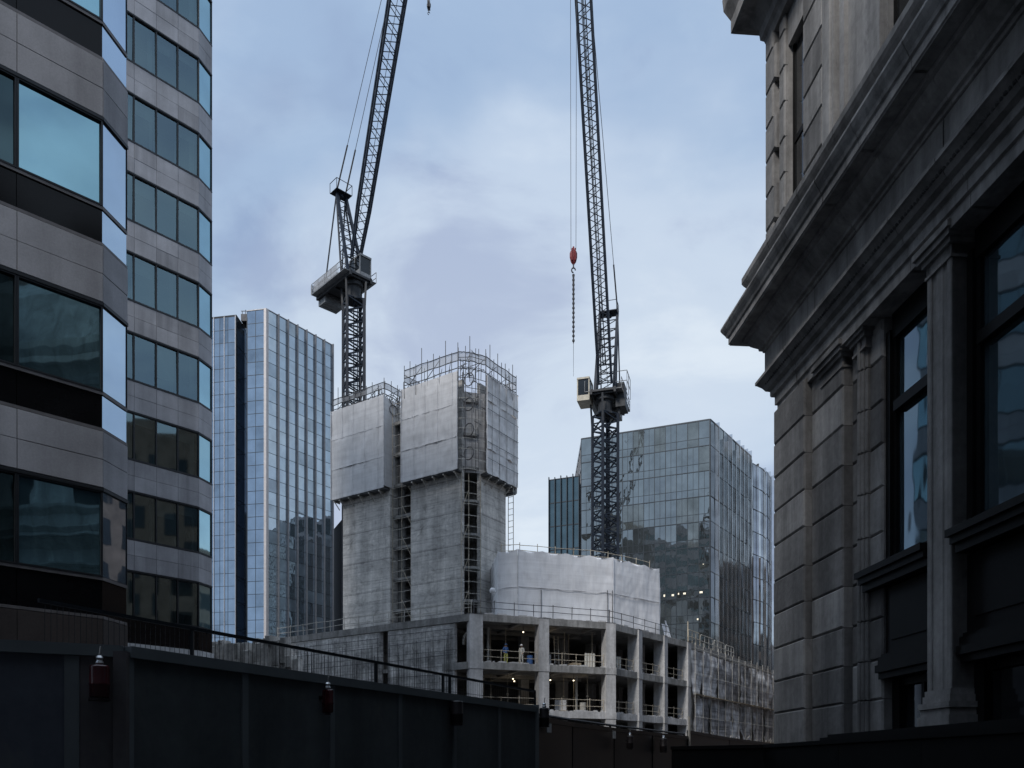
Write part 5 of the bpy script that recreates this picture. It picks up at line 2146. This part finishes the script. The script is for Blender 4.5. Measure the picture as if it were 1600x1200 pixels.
for a, c in [(.70, 1.52)] + [(x - 1.0, x) for x in (5.4, 8.2, 11.0, 13.8, 16.6, 19.4)]:
    b = MB()
    pane_quad(b, Rf, a + .06, c - .06, 12.0, 15.7, -.14, .002)
    w1 = b.build('window', stone, 'hall_glass_dark')
    f_ = MB()
    f_.fbox(Rf, a, a + .06, -.6, -.11, 11.95, 15.75)
    f_.fbox(Rf, c - .06, c, -.6, -.11, 11.95, 15.75)
    f_.fbox(Rf, a + .06, c - .06, -.6, -.12, 13.8, 13.9)
    f_.build('frame', w1, 'bronze_paint')
sweep([(-.02, 16.4), (.10, 16.42), (.14, 16.55), (.20, 16.62), (.22, 16.80), (.34, 17.0), (.40, 17.06), (.62, 17.10), (.66, 17.14), (.66, 17.40), (.70, 17.5), (.78, 17.7), (.80, 17.95), (.3, 18.1), (-.4, 18.12)], 'top_cornice', 'portland_stone')

# ------------------------------------------------------------------ hoardings
def hoarding(label, pts, ztop, board_mats, post_w=.06, capw=.075, trim='hoarding_trim', z0=0.0, cover=True):
    c = Vector((pts[0][0], pts[0][1], 0))
    t = thing('site_hoarding', tuple(c), label, 'hoarding')
    for i, (a, b_) in enumerate(zip(pts[:-1], pts[1:])):
        fr = frame(a, b_, (-a[0] * .0 + .88, -.47))
        q = MB()
        q.fbox(fr, .004, fr.L - .004, -.04, random.uniform(-.003, .003), z0, ztop - capw)
        q.build('board', t, board_mats[i % len(board_mats)])
        if cover:
            q = MB()
            q.fbox(fr, -post_w / 2, post_w / 2, -.035, .014, z0, ztop - capw - .002)
            q.build('cover_strip', t, trim)
        q = MB()
        q.fbox(fr, 0, fr.L, -.05, .028, ztop - capw, ztop)
        q.build('capping', t, trim)
    return t


HX = Vector((-2.52, 5.47, 0))
hd = Vector((.53, 1, 0))
pts = [tuple((HX + hd * (.892 * i))[:2]) for i in range(7)]
near_h = hoarding('long dark green-grey site hoarding running away from the camera, with flat capping', pts, 2.40, ['hoarding_green'])
q = MB()                                        # end post of the long run
q.box(pts[-1][0] - .04, pts[-1][0] + .035, pts[-1][1] - .03, pts[-1][1] + .05, 0, 2.42)
q.build('end_post', near_h, 'hoarding_trim')
d2 = Vector((-.92, -.385, 0)).normalized()
p0 = HX + Vector((-.03, -.01, 0))
pA_ = p0 + d2 * .30
pts2 = [tuple((pA_ + d2 * 2.4)[:2]), tuple((pA_ + d2 * 1.2)[:2]), tuple(pA_[:2]), tuple(p0[:2])]
near_l = hoarding('short dark hoarding run at the left corner, blue panel beside a brown panel', pts2, 2.40, ['hoarding_blue', 'hoarding_blue', 'hoarding_brown'], post_w=.085)
q = MB()
q.box(p0.x - .045, p0.x + .04, p0.y - .05, p0.y + .04, 0, 2.36)
q.build('corner_post', near_l, 'hoarding_brown')

# further run beyond the end of the near hoarding
FH = [(.9, 12.4), (2.1, 14.2), (3.3, 16.0), (5.2, 18.9), (7.1, 21.7)]
FH = [tuple(at(839, 1120, 13.0)[:2]), tuple(at(895, 1127, 14.6)[:2]), tuple(at(960, 1134, 16.6)[:2]), tuple(at(1020, 1140, 18.6)[:2]), tuple(at(1076, 1146, 21.0)[:2])]
far_h = hoarding('dark site hoarding with a sloping handrail, beyond the end of the long hoarding', FH, 2.40, ['hoarding_dark'], post_w=.05, trim='hoarding_dark')
q = MB()
zz = 2.47
for a, b_ in zip(FH[:-1], FH[1:]):
    q.tube((a[0] - .05, a[1] + .3, zz), (b_[0] - .05, b_[1] + .3, zz), .025, 6)
for a in FH:
    q.tube((a[0] - .05, a[1] + .3, 0), (a[0] - .05, a[1] + .3, zz), .025, 6)
q.build('handrail', far_h, 'dark_tube')
G2 = [FH[-1], tuple(at(1140, 1152, 26.0)[:2]), tuple(at(1215, 1161, 33.0)[:2])]
far_g = hoarding('grey hoarding run under the netted flank, ending at the stone building', G2, 2.55, ['hoarding_slate'], post_w=.06, trim='hoarding_slate')
q = MB()
q.tube((G2[0][0], G2[0][1] - .06, 0), (G2[0][0], G2[0][1] - .06, 2.9), .035, 6)
q.build('end_post', far_g, 'tube_steel')
# black hoarding along the stone building
BH = [(2.95, 15.4), (4.30, 14.2), (4.55, 11.6), (4.72, 9.6), (4.92, 7.6), (5.3, 4.0), (5.7, 0.0)]
bt = thing('site_hoarding', (4.4, 12, 0), 'low matt black hoarding along the foot of the stone building', 'hoarding')
for a, b_ in zip(BH[:-1], BH[1:]):
    fr = frame(a, b_, (-.97, -.2))
    q = MB()
    q.fbox(fr, .003, fr.L - .003, -.04, 0, 0, 1.94)
    q.build('board', bt, 'hoarding_black')
    q = MB()
    q.fbox(fr, 0, fr.L, -.06, .03, 1.94, 2.0)
    q.build('capping', bt, 'hoarding_black')
lg = MB()
lg.fbox(Rf, 2.6, 16, .02, .22, 2.03, 2.12)
lg.fbox(Rf, 2.75, 16, .02, .15, 2.12, 2.17)
tag(lg.build('ledge_board', None, 'hoarding_black', org=tuple(Rf(3, .1, 2.0))), 'thin black ledge board lying along the stone plinth just above the black hoarding', 'board')


# hoarding lamps
def hoarding_lamp(label, fr, s, z, mat, scale=1.0, flat=1.0, arm=True):
    P = fr(s, .085, z)
    t = thing('hoarding_lamp', tuple(P), label, 'lamp')
    k = scale
    q = MB()
    q.lathe(P, [(.030 * k, -.108 * k), (.055 * k, -.105 * k), (.060 * k, -.095 * k), (.060 * k, -.03 * k), (.063 * k, -.025 * k), (.063 * k, -.015 * k), (.060 * k, -.01 * k), (.060 * k, .088 * k), (.056 * k, .1 * k), (.03 * k, .105 * k)], 20)
    if flat != 1.0:
        for i in range(len(q.v)):
            d = q.v[i] - P
            q.v[i] = P + fr.u * (d.dot(fr.u) * flat) + fr.n * d.dot(fr.n) + Vector((0, 0, d.z))
    q.build('lens', t, mat, smooth=True)
    q = MB()
    q.lathe(P, [(.066 * k * flat, -.125 * k), (.066 * k * flat, -.108 * k)], 16)
    q.build('base_ring', t, 'lamp_dark')
    if arm:
        q = MB()
        q.lathe(P + Vector((0, 0, .105 * k)), [(.022 * k, 0), (.026 * k, .012), (.018 * k, .03), (.024 * k, .045), (.014 * k, .06)], 12)
        q.tube(P + Vector((.0, 0, .16 * k)), P + Vector((.008, 0, .225 * k)), .006, 6)
        q.build('cable_gland', t, 'lamp_silver')
    q = MB()
    q.beam(fr(s, .0, z + .03), fr(s, .05, z + .03), .03)
    q.build('bracket', t, 'lamp_dark')
    return t


frn = frame(pts2[2], pts2[3], (.88, -.47))
hoarding_lamp('round red plastic lamp with a silver cable end hanging on the brown corner panel', frn, frn.L * .55, 2.155, 'lamp_red')
b = MB()  # bright disc standing in for the glow spot beside the red lamp
b.lathe((0, 0, 0), [(.0, -.004), (.022, -.004), (.022, .004), (.016, .008)], 14)
P = frn(frn.L * .90, .012, 2.235)
for k in range(len(b.v)):
    v = b.v[k]
    b.v[k] = P + frn.u * v.x + Vector((0, 0, v.y)) + frn.n * v.z
tag(b.build('glow_spot_disc', None, 'lamp_silver', smooth=True, org=tuple(P)), 'small round silver disc standing in for a glow spot on the brown corner panel beside the red lamp', 'disc')
frl = frame(pts[0], pts[-1], (.88, -.47))


def s_at(fr, px):
    r = (px - 800) / F
    P = fr(0, 0, 0)
    return (r * P.y - P.x) / (fr.u.x - r * fr.u.y)


hoarding_lamp('slim dark red lamp seen edge-on, on the long hoarding beside its third joint', frl, s_at(frl, 500), 2.17, 'lamp_red', .95, .42)
hoarding_lamp('dark unlit lamp housing on the long hoarding beside its fourth joint', frl, s_at(frl, 703), 2.20, 'lamp_dark', 1.15, .9, False)
hoarding_lamp('dark unlit lamp on the end post of the long hoarding', frl, frl.L + .06, 2.27, 'lamp_dark', 1.1, .9)
frf = frame(FH[0], FH[-1], (.88, -.47))
hoarding_lamp('small dark lamp on the further hoarding, left of the pair', frf, s_at(frf, 978), 2.12, 'lamp_dark', 1.2, .7)
hoarding_lamp('small dark lamp on the further hoarding, right of the pair', frf, s_at(frf, 1031), 2.12, 'lamp_dark', 1.4, .9)
for px, lab in ((855, 'small white striped notice on the further hoarding near its left end'), (957, 'small white striped notice on the further hoarding below the third column')):
    s_ = s_at(frf, px)
    t = thing('notice_plate', tuple(frf(s_, .02, 2.2)), lab, 'notice')
    q = MB()
    q.fbox(frf, s_ - .09, s_ + .09, .031, .036, 2.16, 2.32)
    q.build('plate', t, 'hoarding_trim')
    q = MB()
    for k in range(4):
        a = s_ - .075 + k * .042
        q.fbox(frf, a, a + .024, .0365, .041, 2.17, 2.31)
    q.build('white_bar', t, 'helmet_white')

# ------------------------------------------------------------------ wire fence behind the hoarding
fo_ = Vector((-.62, .33, 0))
fa = Vector(tuple(at(60, 940, 6.6)[:2]) + (0,)); fb2 = Vector(tuple(at(836, 1082, 12.6)[:2]) + (0,))
frw = frame(fa, fb2, (.88, -.47))
TOPZ = 2.78
wf = thing('wire_fence', tuple(fa), 'dark wire mesh fence with a sloping top rail just behind the long hoarding', 'fence')


def ftop(s):
    return 2.93 - .17 * s / frw.L


q = MB()
q.beam(frw(0, 0, ftop(0)), frw(s_at(frw, 700), 0, ftop(s_at(frw, 700))), .030, .030)
q.beam(frw(s_at(frw, 700), 0, ftop(s_at(frw, 700))), frw(frw.L, 0, ftop(frw.L)), .03)
q.build('top_rail', wf, 'mullion_dark')
for px in (300, 588, 692, 703, 836):
    s_ = s_at(frw, px)
    q = MB()
    q.beam(frw(s_, 0, 0), frw(s_, 0, ftop(s_) - .01), .032)
    q.build('post', wf, 'mullion_dark')
q = MB()
s_ = .05
while s_ < frw.L:
    q.beam(frw(s_, .0, 1.9), frw(s_, .0, ftop(s_) - .02), .0036)
    s_ += .048
z = 2.0
while z < 2.72:
    q.beam(frw(0, .008, z), frw(frw.L, .008, z), .005)
    z += .2
q.build('wire_mesh', wf, 'mullion_dark')

# broken concrete wall at the left edge of the site
rw = thing('rubble_wall', (-22, 72, 0), 'broken pale concrete wall remnant behind the wire fence, left of the concrete frame', 'wall')
fq = frame((-25.6, 70), (-17.3, 66.5), (0, -1))
b = MB()
n = 16
vs = []
tops = [random.uniform(11.6, 12.9) if i < 14 else random.uniform(9.5, 11.5) for i in range(n + 1)]
for i in range(n):
    a = fq.L * i / n; c = fq.L * (i + 1) / n
    o = random.uniform(-.25, .25)
    ztop = tops[i] * .97
    z = 0.0
    while z < ztop - .3:
        z1 = min(ztop, z + random.uniform(1.6, 3.0))
        b.block(fq, a, c - .01, -.9, o + random.uniform(-.12, .12), z, z1 - .01, .06)
        z = z1
b.build('wall', rw, 'rubble_concrete')
b = MB()
b.fbox(fq, 2.0, 2.9, -1.0, .32, 0, 11.9)
b.fbox(fq, 6.0, 6.5, -1.0, .3, 0, 12.1)
b.build('pier', rw, 'rubble_concrete')
